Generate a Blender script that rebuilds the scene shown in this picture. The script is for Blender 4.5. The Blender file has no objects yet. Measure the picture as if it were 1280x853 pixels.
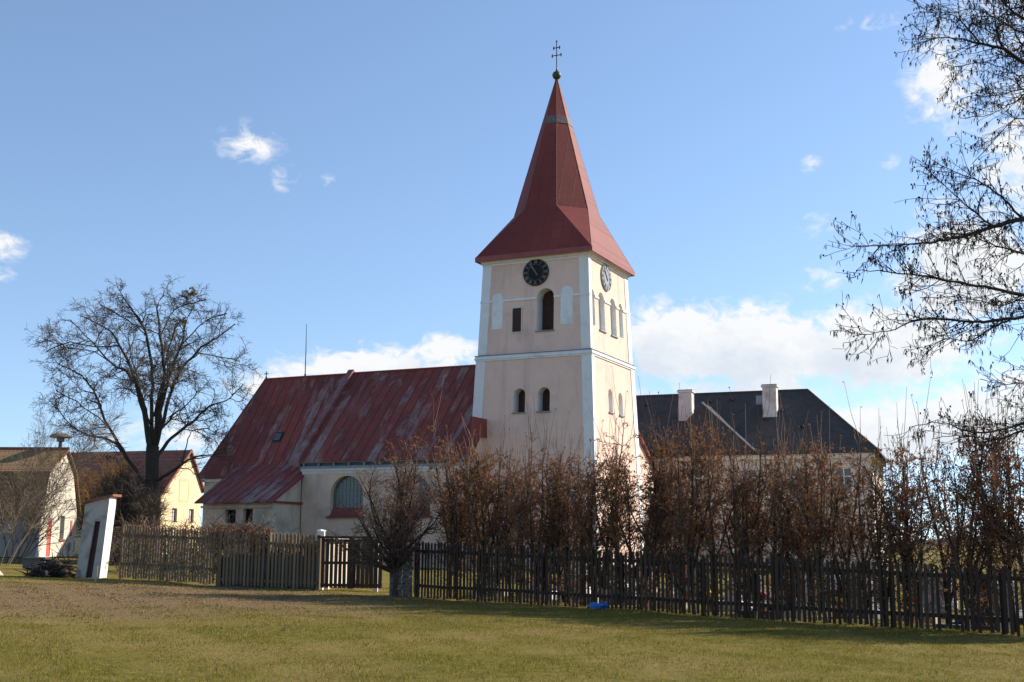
import bpy, math, random
import numpy as np
from math import sin, cos, tan, radians, pi, atan2, sqrt
from mathutils import Vector, Matrix
from mathutils.geometry import tessellate_polygon

SC = bpy.context.scene
COL = SC.collection

# ------------------------------------------------------------------ camera
EYE = 1.55
PITCH, ROLL, FPX = radians(9.5), radians(0.3), 1500.0
cam_d = bpy.data.cameras.new('camera')
cam = bpy.data.objects.new('camera', cam_d)
COL.objects.link(cam)
cam_d.sensor_width = 36.0
cam_d.lens = 36.0 * FPX / 1280.0
cam_d.clip_start = 0.1
cam_d.clip_end = 6000
cam.matrix_world = (Matrix.Translation((0, 0, EYE)) @ Matrix.Rotation(pi / 2 + PITCH, 4, 'X')
                    @ Matrix.Rotation(ROLL, 4, 'Z'))
SC.camera = cam

# ------------------------------------------------------------------ light
SUN_AZ, SUN_EL = radians(69), radians(31)          # azimuth from +Y towards +X
S = Vector((sin(SUN_AZ) * cos(SUN_EL), cos(SUN_AZ) * cos(SUN_EL), sin(SUN_EL)))
sun_d = bpy.data.lights.new('sun', 'SUN')
sun_d.energy = 4.1
sun_d.angle = radians(0.53)
sun_d.color = (1.0, 0.90, 0.76)
sun = bpy.data.objects.new('sun', sun_d)
sun.rotation_euler = (-S).to_track_quat('-Z', 'Y').to_euler()
sun.location = (30, 30, 40)
COL.objects.link(sun)

vs = SC.view_settings
vs.view_transform = 'Standard'
vs.look = 'None'
vs.exposure = 0.88
vs.gamma = 1.0
vs.use_curve_mapping = False

# ------------------------------------------------------------------ sky
world = bpy.data.worlds.new('World')
SC.world = world
world.use_nodes = True
NT = world.node_tree
NT.nodes.clear()


def wn(t, **k):
    n = NT.nodes.new(t)
    for a, b in k.items():
        setattr(n, a, b)
    return n


def wm(op, a, b=None, c=None):
    n = wn('ShaderNodeMath', operation=op)
    for i, x in enumerate((a, b, c)):
        if x is None:
            continue
        if isinstance(x, (int, float)):
            n.inputs[i].default_value = x
        else:
            NT.links.new(x, n.inputs[i])
    return n.outputs[0]


sky = wn('ShaderNodeTexSky')
sky.sky_type = 'NISHITA'
sky.sun_disc = False
sky.sun_elevation = SUN_EL
sky.sun_rotation = SUN_AZ
sky.altitude = 300
sky.air_density = 1.0
sky.dust_density = 0.25
sky.ozone_density = 1.8
bg = wn('ShaderNodeBackground')
bg.inputs[1].default_value = 0.115
NT.links.new(sky.outputs[0], bg.inputs[0])
tc = wn('ShaderNodeTexCoord')
lift = wn('ShaderNodeVectorMath', operation='ADD')      # a clear, deep winter sky: less pale at the horizon
lift.inputs[1].default_value = (0, 0, .09)
NT.links.new(tc.outputs['Generated'], lift.inputs[0])
norm = wn('ShaderNodeVectorMath', operation='NORMALIZE')
NT.links.new(lift.outputs[0], norm.inputs[0])
NT.links.new(norm.outputs[0], sky.inputs[0])
sp = wn('ShaderNodeSeparateXYZ')
NT.links.new(tc.outputs['Generated'], sp.inputs[0])
DEG = 180 / pi
AZ = wm('MULTIPLY', wm('ARCTAN2', sp.outputs[0], sp.outputs[1]), DEG)
EL = wm('MULTIPLY', wm('ARCSINE', sp.outputs[2]), DEG)


def noise_at(scale_az, scale_el, detail, off=0.0, rough=0.55, el_shift=0.0, az_shift=0.0, dist=0.0):
    cb = wn('ShaderNodeCombineXYZ')
    NT.links.new(wm('MULTIPLY', wm('ADD', AZ, az_shift), scale_az), cb.inputs[0])
    NT.links.new(wm('MULTIPLY', wm('ADD', EL, el_shift), scale_el), cb.inputs[1])
    cb.inputs[2].default_value = off
    nz = wn('ShaderNodeTexNoise')
    nz.inputs['Scale'].default_value = 1.0
    nz.inputs['Detail'].default_value = detail
    nz.inputs['Roughness'].default_value = rough
    nz.inputs['Distortion'].default_value = dist
    NT.links.new(cb.outputs[0], nz.inputs['Vector'])
    return nz.outputs[0]


CLOUDS = [  # azimuth, elevation, half sizes (degrees), amount
    (-12.9, 18.3, 1.7, 1.2, .33), (-11.2, 16.9, 1.0, .8, .30), (-9.3, 17.0, .8, .6, .22),
    (-23.8, 12.9, 1.4, 1.0, .34), (-24, 11.4, 1.2, .8, .30),
    (14.4, 14.6, 1.2, .7, .32), (14.5, 17.4, .7, .5, .27), (14.9, 12.2, 1.5, .8, .38), (18, 17.3, .8, .5, .24),
    (-6.0, 8.0, 4.4, 1.4, .68), (-3.4, 8.9, 2.2, 0.9, .55), (-10.5, 6.8, 3.0, 1.5, .42), (-15, 4.5, 5, 1.5, .30),
    (8.2, 9.3, 3.0, 1.9, .85), (12.0, 8.9, 3.8, 1.8, .90), (17.0, 8.9, 4.0, 1.9, .85), (11, 6.8, 6, 1.3, .50),
    (21.5, 12.0, 3.8, 3.2, .56), (24, 17.5, 2.6, 3.0, .42), (20.6, 20.8, 1.9, 2.6, .42), (17.6, 23.4, 2.0, .7, .24),
    (15, 4.8, 7, 1.5, .80), (22, 5.4, 6, 2.0, .7), (24, 24, 3, 3, .40),
]


def cover(shift_el=0.0, shift_az=0.0):
    tot = None
    el = EL if shift_el == 0 else wm('ADD', EL, shift_el)
    az = AZ if shift_az == 0 else wm('ADD', AZ, shift_az)
    for a, e, sa, se, amp in CLOUDS:
        da = wm('POWER', wm('DIVIDE', wm('ABSOLUTE', wm('SUBTRACT', az, a)), sa), 2.0)
        de = wm('POWER', wm('DIVIDE', wm('ABSOLUTE', wm('SUBTRACT', el, e)), se), 2.0)
        g = wm('MULTIPLY', wm('EXPONENT', wm('MULTIPLY', wm('ADD', da, de), -1.0)), amp)
        tot = g if tot is None else wm('MAXIMUM', tot, g)
    big = noise_at(.30, .46, 9, 3.1, .60, shift_el, shift_az, .35)
    fine = noise_at(.95, 1.35, 9, 7.7, .62, shift_el, shift_az, .6)
    n_ = wm('ADD', wm('MULTIPLY', wm('SUBTRACT', big, .5), .9), wm('MULTIPLY', wm('SUBTRACT', fine, .5), .95))
    gate = wm('MINIMUM', wm('MULTIPLY', tot, 4.0), 1.0)
    return wm('ADD', wm('MULTIPLY', n_, gate), tot)


dens = cover()
m = wm('MULTIPLY', wm('SUBTRACT', dens, .15), 3.6)
mn = wn('ShaderNodeClamp')
NT.links.new(m, mn.inputs[0])
mask = wm('MULTIPLY', mn.outputs[0], wm('MULTIPLY_ADD', mn.outputs[0], .42, .55))
# clouds are thicker, hence greyer, away from their sunward tops
toward = cover(1.0, 1.2)
shade = wm('MULTIPLY', wm('SUBTRACT', toward, .25), 1.5)
sc_ = wn('ShaderNodeClamp')
NT.links.new(shade, sc_.inputs[0])
cm = wn('ShaderNodeMix', data_type='RGBA')
cm.inputs[6].default_value = (0.96, 0.97, 0.98, 1)
cm.inputs[7].default_value = (0.74, 0.80, 0.88, 1)
NT.links.new(sc_.outputs[0], cm.inputs[0])
bg2 = wn('ShaderNodeBackground')
bg2.inputs[1].default_value = 0.55
NT.links.new(cm.outputs[2], bg2.inputs[0])
ms = wn('ShaderNodeMixShader')
NT.links.new(mask, ms.inputs[0])
NT.links.new(bg.outputs[0], ms.inputs[1])
NT.links.new(bg2.outputs[0], ms.inputs[2])
wo = wn('ShaderNodeOutputWorld')
NT.links.new(ms.outputs[0], wo.inputs[0])

# ------------------------------------------------------------------ helpers
RIGHT = Vector((cos(ROLL), 0, sin(ROLL)))


def at(x, y, Y):
    """point at distance Y (metres along +Y) that lies on the sight line of photo pixel x, y"""
    a, b = (x - 640) / FPX, (426.5 - y) / FPX
    c, s = cos(ROLL), sin(ROLL)
    cr, cu = a * c - b * s, a * s + b * c
    r = Vector((cr, cos(PITCH) - cu * sin(PITCH), sin(PITCH) + cu * cos(PITCH)))
    return r * (Y / r.y) + Vector((0, 0, EYE))


def smooth(a, b, x):
    t = min(1, max(0, (x - a) / (b - a)))
    return t * t * (3 - 2 * t)


def gz(x, y):
    """height of the lawn"""
    xx = max(-34, min(34, x))
    h = -0.02 * xx
    f = 1 - smooth(90, 200, math.hypot(x, y - 30))
    h *= f
    h += (.018 * sin(x * 1.3 + .6 * y) + .014 * sin(2.1 * y - .7 * x) + .01 * sin(3.7 * x + 1.9 * y)) * (1 if abs(x) < 45 and y < 110 else 0)
    return h


def tag(o, label=None, cat=None, group=None, kind=None):
    if label: o['label'] = label
    if cat: o['category'] = cat
    if group: o['group'] = group
    if kind: o['kind'] = kind
    return o


def empty(name, loc, rz=0.0):
    o = bpy.data.objects.new(name, None)
    o.empty_display_size = .3
    COL.objects.link(o)
    o.location = loc
    o.rotation_euler = (0, 0, rz)
    return o


class MB:
    def __init__(self):
        self.v, self.f, self.m = [], [], []
        self.mi = 0

    def face(self, pts):
        i = len(self.v)
        self.v += [tuple(p) for p in pts]
        self.f.append(tuple(range(i, i + len(pts))))
        self.m.append(self.mi)

    def box(self, x0, x1, y0, y1, z0, z1):
        i = len(self.v)
        self.v += [(x0, y0, z0), (x1, y0, z0), (x1, y1, z0), (x0, y1, z0),
                   (x0, y0, z1), (x1, y0, z1), (x1, y1, z1), (x0, y1, z1)]
        for q in ((0, 3, 2, 1), (4, 5, 6, 7), (0, 1, 5, 4), (1, 2, 6, 5), (2, 3, 7, 6), (3, 0, 4, 7)):
            self.f.append(tuple(i + k for k in q)); self.m.append(self.mi)

    def hexa(self, p):   # 8 points, bottom ring then top ring
        i = len(self.v)
        self.v += [tuple(q) for q in p]
        for q in ((0, 3, 2, 1), (4, 5, 6, 7), (0, 1, 5, 4), (1, 2, 6, 5), (2, 3, 7, 6), (3, 0, 4, 7)):
            self.f.append(tuple(i + k for k in q)); self.m.append(self.mi)

    def prism(self, front, off):
        """closed solid from a polygon and an offset vector"""
        n = len(front); i = len(self.v); off = Vector(off)
        self.v += [tuple(p) for p in front] + [tuple(Vector(p) + off) for p in front]
        self.f.append(tuple(i + k for k in range(n))); self.m.append(self.mi)
        self.f.append(tuple(i + n + k for k in reversed(range(n)))); self.m.append(self.mi)
        for k in range(n):
            l = (k + 1) % n
            self.f.append((i + k, i + n + k, i + n + l, i + l)); self.m.append(self.mi)

    def tube(self, pts, rad, n=6, cap=True):
        pts = [Vector(p) for p in pts]
        if not hasattr(rad, '__len__'): rad = [rad] * len(pts)
        i0 = len(self.v)
        for k, p in enumerate(pts):
            d = (pts[min(k + 1, len(pts) - 1)] - pts[max(k - 1, 0)])
            if d.length < 1e-9: d = Vector((0, 0, 1))
            d.normalize()
            a = d.cross(Vector((0, 0, 1)) if abs(d.z) < .9 else Vector((1, 0, 0))).normalized()
            b = d.cross(a)
            for j in range(n):
                t = 2 * pi * j / n
                self.v.append(tuple(p + (a * cos(t) + b * sin(t)) * rad[k]))
        for k in range(len(pts) - 1):
            for j in range(n):
                l = (j + 1) % n
                self.f.append((i0 + k * n + j, i0 + k * n + l, i0 + (k + 1) * n + l, i0 + (k + 1) * n + j)); self.m.append(self.mi)
        if cap and n > 2:
            self.f.append(tuple(i0 + j for j in reversed(range(n)))); self.m.append(self.mi)
            e = i0 + (len(pts) - 1) * n
            self.f.append(tuple(e + j for j in range(n))); self.m.append(self.mi)

    def lathe(self, c, prof, n=16, axis='Z'):
        i0 = len(self.v)
        for r, h in prof:
            for j in range(n):
                t = 2 * pi * j / n
                self.v.append((c[0] + r * cos(t), c[1] + r * sin(t), c[2] + h))
        for k in range(len(prof) - 1):
            for j in range(n):
                l = (j + 1) % n
                self.f.append((i0 + k * n + j, i0 + k * n + l, i0 + (k + 1) * n + l, i0 + (k + 1) * n + j)); self.m.append(self.mi)

    def ball(self, c, r, n=10, sx=1, sz=1):
        prof = [(max(.001, r * sx * sin(pi * k / 7)), -r * sz * cos(pi * k / 7)) for k in range(8)]
        self.lathe(c, prof, n)

    def quadleaf(self, c, u, w, bend=0.0):
        c, u, w = Vector(c), Vector(u), Vector(w)
        nrm = u.cross(w) * bend / max(1e-6, u.length)
        self.face([c - u, c + w * .9 - u * .1 + nrm, c + u, c - w * .9 - u * .1 + nrm])

    def build(self, name, mats, parent=None, smooth=False, bevel=0.0, recalc=False):
        me = bpy.data.meshes.new(name)
        me.from_pydata(self.v, [], self.f)
        if not isinstance(mats, (list, tuple)): mats = [mats]
        for q in mats: me.materials.append(q)
        if len(mats) > 1:
            me.polygons.foreach_set('material_index', self.m)
        if smooth:
            me.polygons.foreach_set('use_smooth', [True] * len(me.polygons))
        me.update()
        o = bpy.data.objects.new(name, me)
        COL.objects.link(o)
        if parent: o.parent = parent
        if bevel:
            b = o.modifiers.new('bevel', 'BEVEL'); b.width = bevel; b.segments = 2; b.limit_method = 'ANGLE'
        return o


def wall_face(mb, P, inward, outer, holes=(), depth=.2, jamb=True):
    polys = [[Vector((s, z, 0)) for s, z in outer]] + [[Vector((s, z, 0)) for s, z in h] for h in holes]
    flat = [q for pl in polys for q in pl]
    i0 = len(mb.v)
    mb.v += [tuple(P(q.x, q.y)) for q in flat]
    for t in tessellate_polygon(polys):
        mb.f.append(tuple(i0 + k for k in t)); mb.m.append(mb.mi)
    if jamb:
        iv = Vector(inward) * depth
        mb.mi = 1 if len(getattr(mb, 'jm', ())) else 0
        for h in holes:
            n = len(h)
            for k in range(n):
                a, b = Vector(P(*h[k])), Vector(P(*h[(k + 1) % n]))
                mb.face([a, b, b + iv, a + iv])
        mb.mi = 0


def arch(c, w, z0, z1, seg=10, rise=None):
    r = w / 2
    rise = r if rise is None else rise
    pts = [(c - r, z0), (c + r, z0)]
    for k in range(seg + 1):
        t = pi * k / seg
        pts.append((c + r * cos(t), z1 - rise + rise * sin(t)))
    return pts


def rect(c, w, z0, z1):
    return [(c - w / 2, z0), (c + w / 2, z0), (c + w / 2, z1), (c - w / 2, z1)]


def copy_tree(o, parent=None):
    c = o.copy()
    COL.objects.link(c)
    if parent: c.parent = parent
    for ch in list(o.children):
        copy_tree(ch, c)
    return c


# ------------------------------------------------------------------ materials
def new_mat(name):
    mt = bpy.data.materials.new(name)
    mt.use_nodes = True
    nt = mt.node_tree
    bs = nt.nodes['Principled BSDF']
    return mt, nt, bs


def N(nt, t, **k):
    n = nt.nodes.new(t)
    for a, b in k.items():
        setattr(n, a, b)
    return n


def c4(c): return (c[0], c[1], c[2], 1)


def mixc(nt, fac, a, b):
    mx = N(nt, 'ShaderNodeMix', data_type='RGBA')
    for i, x in ((0, fac), (6, a), (7, b)):
        if isinstance(x, (int, float)): mx.inputs[i].default_value = x
        elif isinstance(x, tuple): mx.inputs[i].default_value = c4(x)
        else: nt.links.new(x, mx.inputs[i])
    return mx.outputs[2]


def ramp(nt, src, lo, hi):
    r = N(nt, 'ShaderNodeMapRange')
    r.inputs[1].default_value = lo; r.inputs[2].default_value = hi
    nt.links.new(src, r.inputs[0])
    return r.outputs[0]


def noise(nt, vec, scale, detail=5, rough=.55, mapping=None, dist=0.0):
    if mapping:
        mp = N(nt, 'ShaderNodeMapping')
        mp.inputs['Scale'].default_value = mapping
        nt.links.new(vec, mp.inputs[0]); vec = mp.outputs[0]
    n = N(nt, 'ShaderNodeTexNoise')
    n.inputs['Scale'].default_value = scale
    n.inputs['Detail'].default_value = detail
    n.inputs['Roughness'].default_value = rough
    n.inputs['Distortion'].default_value = dist
    nt.links.new(vec, n.inputs['Vector'])
    return n.outputs[0]


def bump(nt, bs, h, strength=.3, dist=.02):
    b = N(nt, 'ShaderNodeBump')
    b.inputs['Strength'].default_value = strength
    b.inputs['Distance'].default_value = dist
    nt.links.new(h, b.inputs['Height'])
    nt.links.new(b.outputs[0], bs.inputs['Normal'])


def surf(name, c1, c2, scale=3.0, rough=.85, stain=None, st_scale=.6, st_lo=.55, st_hi=.75, streak=None,
         bump_s=.25, bump_d=.01, metal=0.0, fine=30.0, spec=.3, streak_c=None, st_map=None):
    mt, nt, bs = new_mat(name)
    t = N(nt, 'ShaderNodeTexCoord').outputs['Object']
    n1 = noise(nt, t, scale, 6, .6)
    col = mixc(nt, ramp(nt, n1, .3, .7), c1, c2)
    if stain:
        n2 = noise(nt, t, st_scale, 7, .62, st_map, .4)
        col = mixc(nt, ramp(nt, n2, st_lo, st_hi), col, stain)
    if streak:
        n3 = noise(nt, t, 1.0, 5, .6, (streak[0], streak[0], streak[1]))
        col = mixc(nt, ramp(nt, n3, streak[2], streak[3]), col, streak_c or stain)
    nt.links.new(col, bs.inputs['Base Color'])
    nf = noise(nt, t, fine, 4, .6)
    rr = ramp(nt, n1, -.6, 1.6)
    mr = N(nt, 'ShaderNodeMath', operation='MULTIPLY_ADD')
    nt.links.new(nf, mr.inputs[0]); mr.inputs[1].default_value = .25; mr.inputs[2].default_value = rough - .12
    nt.links.new(mr.outputs[0], bs.inputs['Roughness'])
    bs.inputs['Metallic'].default_value = metal
    bs.inputs['Specular IOR Level'].default_value = spec
    if bump_s:
        bump(nt, bs, nf, bump_s, bump_d)
    return mt


def flat(name, c, rough=.7, spec=.3, metal=0.0):
    return surf(name, c, tuple(min(1, x * 1.18) for x in c), 6.0, rough, spec=spec, metal=metal, bump_s=.1)


def island_mat(name, cols, rough=.8, trans=0.0, noise_amt=0):
    """each separate leaf, blade or board has its own tone"""
    mt, nt, bs = new_mat(name)
    g = N(nt, 'ShaderNodeNewGeometry')
    cr = N(nt, 'ShaderNodeValToRGB')
    el = cr.color_ramp.elements
    while len(el) < len(cols): el.new(.5)
    for i, c in enumerate(cols):
        el[i].position = i / (len(cols) - 1); el[i].color = c4(c)
    nt.links.new(g.outputs['Random Per Island'], cr.inputs[0])
    nt.links.new(cr.outputs[0], bs.inputs['Base Color'])
    bs.inputs['Roughness'].default_value = rough
    bs.inputs['Specular IOR Level'].default_value = .2
    if trans:
        tr = N(nt, 'ShaderNodeBsdfTranslucent')
        nt.links.new(cr.outputs[0], tr.inputs[0])
        mx = N(nt, 'ShaderNodeMixShader'); mx.inputs[0].default_value = trans
        out = nt.nodes['Material Output']
        nt.links.new(bs.outputs[0], mx.inputs[1]); nt.links.new(tr.outputs[0], mx.inputs[2])
        nt.links.new(mx.outputs[0], out.inputs[0])
    return mt


M = {}
M['peach'] = surf('peach plaster', (.72, .503, .408), (.765, .555, .455), 1.6, .9, (.54, .39, .315), .5, .50, .78,
                  streak=(1.4, .12, .55, .85), streak_c=(.48, .35, .29), bump_s=.3)
M['limewash'] = surf('white limewash', (.68, .68, .66), (.78, .77, .75), 2.0, .9, (.52, .51, .50), .8, .56, .8,
                     streak=(3, .2, .58, .85), streak_c=(.45, .44, .43))
M['niche'] = surf('grey niche plaster', (.52, .50, .47), (.62, .60, .56), 2.0, .9, (.42, .40, .38), .9, .55, .8)
M['old_plaster'] = surf('weathered church plaster', (.69, .485, .35), (.75, .55, .41), .9, .92, (.40, .33, .28), .45, .48, .72,
                        streak=(1.1, .15, .52, .8), streak_c=(.36, .31, .27), bump_s=.4)
M['grey_plaster'] = surf('weathered grey plaster', (.56, .46, .33), (.65, .545, .41), 1.1, .92, (.33, .29, .245), .6, .46, .7,
                         streak=(1.5, .2, .5, .78), streak_c=(.32, .30, .27), bump_s=.45)
M['cream'] = surf('cream plaster', (.74, .60, .36), (.80, .67, .43), 1.0, .9, (.66, .50, .30), .5, .55, .8)
M['ochre_patch'] = surf('ochre plaster', (.70, .46, .22), (.78, .58, .32), 2.0, .9)
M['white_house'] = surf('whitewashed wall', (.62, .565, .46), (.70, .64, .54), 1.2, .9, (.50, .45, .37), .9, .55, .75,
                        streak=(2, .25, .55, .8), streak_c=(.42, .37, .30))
M['shaded_house'] = surf('shade grey side wall', (.26, .23, .20), (.34, .30, .26), 1.2, .92, (.19, .17, .15), .6, .5, .72)  # side wall of the white house, its shade put into the colour
M['rectory'] = surf('rectory plaster', (.60, .52, .44), (.68, .60, .51), 1.0, .9, (.50, .43, .37), .5, .5, .8)
M['cornice'] = surf('painted cornice', (.66, .60, .54), (.74, .68, .62), 2.0, .85, (.5, .46, .42), .8, .55, .8)
M['lead'] = surf('lead flashing', (.15, .16, .17), (.24, .25, .26), 3.0, .55, spec=.5, metal=.3)
M['bluegrey'] = surf('blue grey boarding', (.22, .27, .31), (.30, .35, .39), 3.0, .7, (.14, .17, .20), 1.2, .55, .75)
M['darkblue'] = flat('dark blue metal', (.035, .05, .07), .5, .5)
M['red_trim'] = surf('red painted metal', (.20, .035, .03), (.27, .055, .045), 2.0, .5, (.12, .03, .03), 1.0, .55, .8, spec=.5)
M['boards'] = surf('brown louvre boards', (.055, .026, .02), (.085, .04, .03), 4.0, .8, (.03, .016, .013), 2.0, .55, .8, bump_s=.4)
M['dark'] = flat('dark opening', (.012, .011, .011), .8)
M['clock_black'] = flat('black clock dial', (.010, .010, .011), .6, .2)
M['clock_glare'] = surf('sun glare clock dial', (.22, .23, .21), (.30, .31, .29), 4.0, .35, (.13, .13, .12), 2.0, .5, .75, spec=.6)  # right-hand dial: sun glare painted in as a pale colour
M['gilt'] = surf('dull gilt', (.11, .10, .075), (.18, .16, .12), 5.0, .5, metal=.4)
M['iron'] = flat('black iron', (.02, .02, .022), .5, .5, .5)
M['patina'] = surf('tarnished copper', (.045, .04, .028), (.09, .085, .05), 5.0, .5, (.05, .09, .07), 3.0, .55, .75, metal=.4)
M['glass'] = flat('old window glass', (.07, .085, .08), .2, .6)
M['muntin'] = flat('grey green glazing bar', (.20, .22, .20), .6)
M['slate'] = surf('dark slate', (.056, .053, .050), (.082, .078, .073), 2.2, .9, (.11, .105, .098), .7, .6, .85, bump_s=.3, bump_d=.02, spec=.12)
M['chimney_w'] = surf('chimney render', (.58, .56, .53), (.68, .66, .63), 2.5, .9, (.33, .31, .29), 1.2, .5, .75)
M['zinc'] = surf('zinc verge', (.42, .42, .41), (.54, .54, .52), 3.0, .5, spec=.5)
M['stone'] = surf('grey stone', (.15, .14, .13), (.24, .23, .21), 5.0, .9, (.08, .085, .07), 3.0, .5, .7, bump_s=.8, bump_d=.05, fine=9)
M['concrete'] = surf('dark concrete', (.085, .085, .082), (.13, .13, .125), 3.0, .9, (.08, .085, .075), 1.5, .5, .7)
M['pillar_grey'] = surf('peeling pillar plaster', (.38, .345, .29), (.48, .44, .375), 1.6, .92, (.13, .105, .08), 1.1, .50, .66,
                        streak=(2.6, .5, .58, .78), streak_c=(.22, .19, .16), bump_s=.5)
M['tile_red'] = surf('red clay tile', (.23, .075, .045), (.33, .12, .07), 5.0, .85, (.15, .07, .05), 2.0, .55, .75)
M['door_dark'] = flat('dark red brown door', (.05, .018, .015), .6)
M['door_red'] = surf('faded red paint', (.48, .09, .075), (.56, .13, .11), 4.0, .6, (.36, .08, .07), 2.0, .55, .8)
M['white_frame'] = flat('white window frame', (.66, .64, .64), .6)
M['brown_frame'] = flat('brown window frame', (.09, .05, .04), .6)
M['curtain'] = flat('pale curtain', (.45, .44, .50), .9)
M['wood_grey'] = island_mat('weathered picket wood', [(.125, .08, .044), (.185, .125, .072), (.145, .102, .058), (.225, .16, .10), (.13, .082, .045)], .9)
M['wood_dark'] = island_mat('dark stained picket wood', [(.034, .022, .014), (.058, .038, .025), (.044, .03, .02), (.075, .052, .035)], .85)
M['wood_pale'] = flat('pale raw wood', (.42, .33, .23), .9)
M['white_post'] = surf('white painted post', (.70, .69, .66), (.80, .79, .76), 4.0, .8, (.5, .48, .44), 2.0, .55, .75)
M['bark_dark'] = surf('dark bark', (.035, .028, .022), (.06, .048, .037), 5.0, .95, (.05, .055, .035), 1.0, .55, .75, bump_s=.8, bump_d=.05, fine=8)
M['bark_hedge'] = surf('hornbeam bark', (.045, .033, .025), (.075, .056, .043), 5.0, .95, bump_s=.3)
M['twig_hedge'] = island_mat('hornbeam twigs', [(.115, .066, .043), (.20, .125, .082), (.15, .09, .06), (.26, .18, .125)], .85)
M['twig_dark'] = island_mat('grey brown twigs', [(.065, .049, .037), (.11, .085, .066), (.085, .065, .05)], .9)
M['twig_alder'] = island_mat('alder twigs', [(.020, .015, .013), (.034, .025, .02), (.026, .02, .016)], .9)
M['twig_pale'] = island_mat('pale birch twigs', [(.15, .11, .075), (.22, .17, .12), (.18, .13, .095)], .9)
M['twig_gold'] = island_mat('golden willow twigs', [(.24, .135, .03), (.31, .19, .045), (.19, .105, .03)], .85)
M['birch'] = surf('birch bark', (.36, .34, .30), (.46, .43, .38), 4.0, .85, (.10, .09, .08), 5.0, .58, .68)
M['catkin'] = island_mat('alder catkins', [(.022, .015, .014), (.045, .028, .024), (.03, .02, .018)], .9)
M['leaf_brown'] = island_mat('dead hornbeam leaves', [(.16, .064, .026), (.31, .135, .048), (.21, .086, .032), (.38, .185, .072), (.12, .05, .023)], .8, .42)
M['vine'] = island_mat('dry vine', [(.15, .10, .07), (.22, .155, .11), (.11, .065, .045), (.19, .13, .10)], .9)
M['vine_leaf'] = island_mat('faded vine leaves', [(.10, .09, .025), (.15, .13, .04), (.13, .07, .03), (.17, .15, .05)], .8, .3)
M['evergreen'] = island_mat('evergreen leaves', [(.016, .03, .012), (.03, .05, .018), (.045, .06, .02)], .7, .15)
M['blue_plastic'] = flat('blue plastic', (.02, .14, .42), .35, .5)
for nm, c in (('orange', (.75, .28, .03)), ('yellow', (.72, .55, .04)), ('red', (.55, .04, .03)), ('white', (.78, .77, .72)), ('pink', (.65, .22, .30))):
    M['flower_' + nm] = island_mat(nm + ' flowers', [tuple(x * .7 for x in c), c, tuple(min(1, x * 1.1) for x in c)], .7)
M['marble'] = surf('white marble', (.66, .65, .63), (.78, .77, .75), 3.0, .5, (.5, .49, .47), 2.0, .55, .8)
M['granite'] = surf('grey granite', (.22, .22, .22), (.30, .30, .30), 8.0, .4)
M['granite_dark'] = surf('black granite', (.03, .03, .032), (.05, .05, .052), 8.0, .25, spec=.5)
M['sandstone'] = surf('sandstone', (.42, .35, .26), (.52, .44, .33), 4.0, .85)
M['gravel'] = surf('pale gravel path', (.30, .27, .23), (.40, .365, .31), 9.0, .95)


def sheet_roof(name, red, dark, grey, amount):
    """old painted sheet metal: strips running down the slope, worn to bare grey along whole sheets"""
    mt, nt, bs = new_mat(name)
    t = N(nt, 'ShaderNodeTexCoord').outputs['Object']
    s = N(nt, 'ShaderNodeSeparateXYZ'); nt.links.new(t, s.inputs[0])

    def mth(op, a, b=0.0):
        n = N(nt, 'ShaderNodeMath', operation=op)
        for i, x in ((0, a), (1, b)):
            if isinstance(x, (int, float)): n.inputs[i].default_value = x
            else: nt.links.new(x, n.inputs[i])
        return n.outputs[0]
    xs = mth('DIVIDE', s.outputs[0], .62)
    strip = mth('FLOOR', xs)
    zz = mth('ADD', mth('DIVIDE', s.outputs[2], 1.25), mth('MULTIPLY', strip, .37))
    row = mth('FLOOR', zz)
    cb = N(nt, 'ShaderNodeCombineXYZ'); nt.links.new(strip, cb.inputs[0]); nt.links.new(row, cb.inputs[1])
    w = N(nt, 'ShaderNodeTexWhiteNoise'); nt.links.new(cb.outputs[0], w.inputs[0])
    w2 = N(nt, 'ShaderNodeTexWhiteNoise', noise_dimensions='1D'); nt.links.new(strip, w2.inputs['W'])
    wear = noise(nt, t, 1.0, 8, .65, (1.1, .35, .35), .5)
    fine = noise(nt, t, 1.0, 6, .65, (5.0, 1.6, 1.6), .3)
    big = noise(nt, t, .22, 3, .5)
    col = mixc(nt, w.outputs[0], red, dark)
    col = mixc(nt, ramp(nt, big, .35, .7), col, tuple(x * .8 for x in dark))
    amt = mth('ADD', mth('ADD', mth('MULTIPLY', wear, 1.05), mth('MULTIPLY', w.outputs[0], .11)),
              mth('ADD', mth('MULTIPLY', w2.outputs[0], .13), mth('MULTIPLY', fine, .38)))
    f = ramp(nt, amt, amount, amount + .22)
    col = mixc(nt, mth('MULTIPLY', f, .75), col, grey)
    seam = mth('GREATER_THAN', mth('ABSOLUTE', mth('SUBTRACT', mth('FRACT', xs), .5)), .465)
    lap = mth('LESS_THAN', mth('ABSOLUTE', mth('SUBTRACT', mth('FRACT', zz), .5)), .02)
    line = mth('MAXIMUM', seam, lap)
    col = mixc(nt, mth('MULTIPLY', line, .28), col, (.06, .024, .02))
    nt.links.new(col, bs.inputs['Base Color'])
    bs.inputs['Roughness'].default_value = .62
    bs.inputs['Specular IOR Level'].default_value = .22
    bump(nt, bs, mth('ADD', mth('MULTIPLY', line, 1.0), mth('MULTIPLY', fine, .5)), .5, .03)
    return mt


M['roof_old'] = sheet_roof('weathered red sheet roof', (.29, .064, .043), (.195, .047, .034), (.36, .27, .235), .83)
M['roof_spire'] = sheet_roof('red painted spire sheet', (.225, .048, .037), (.19, .040, .032), (.26, .20, .19), 1.12)


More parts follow.
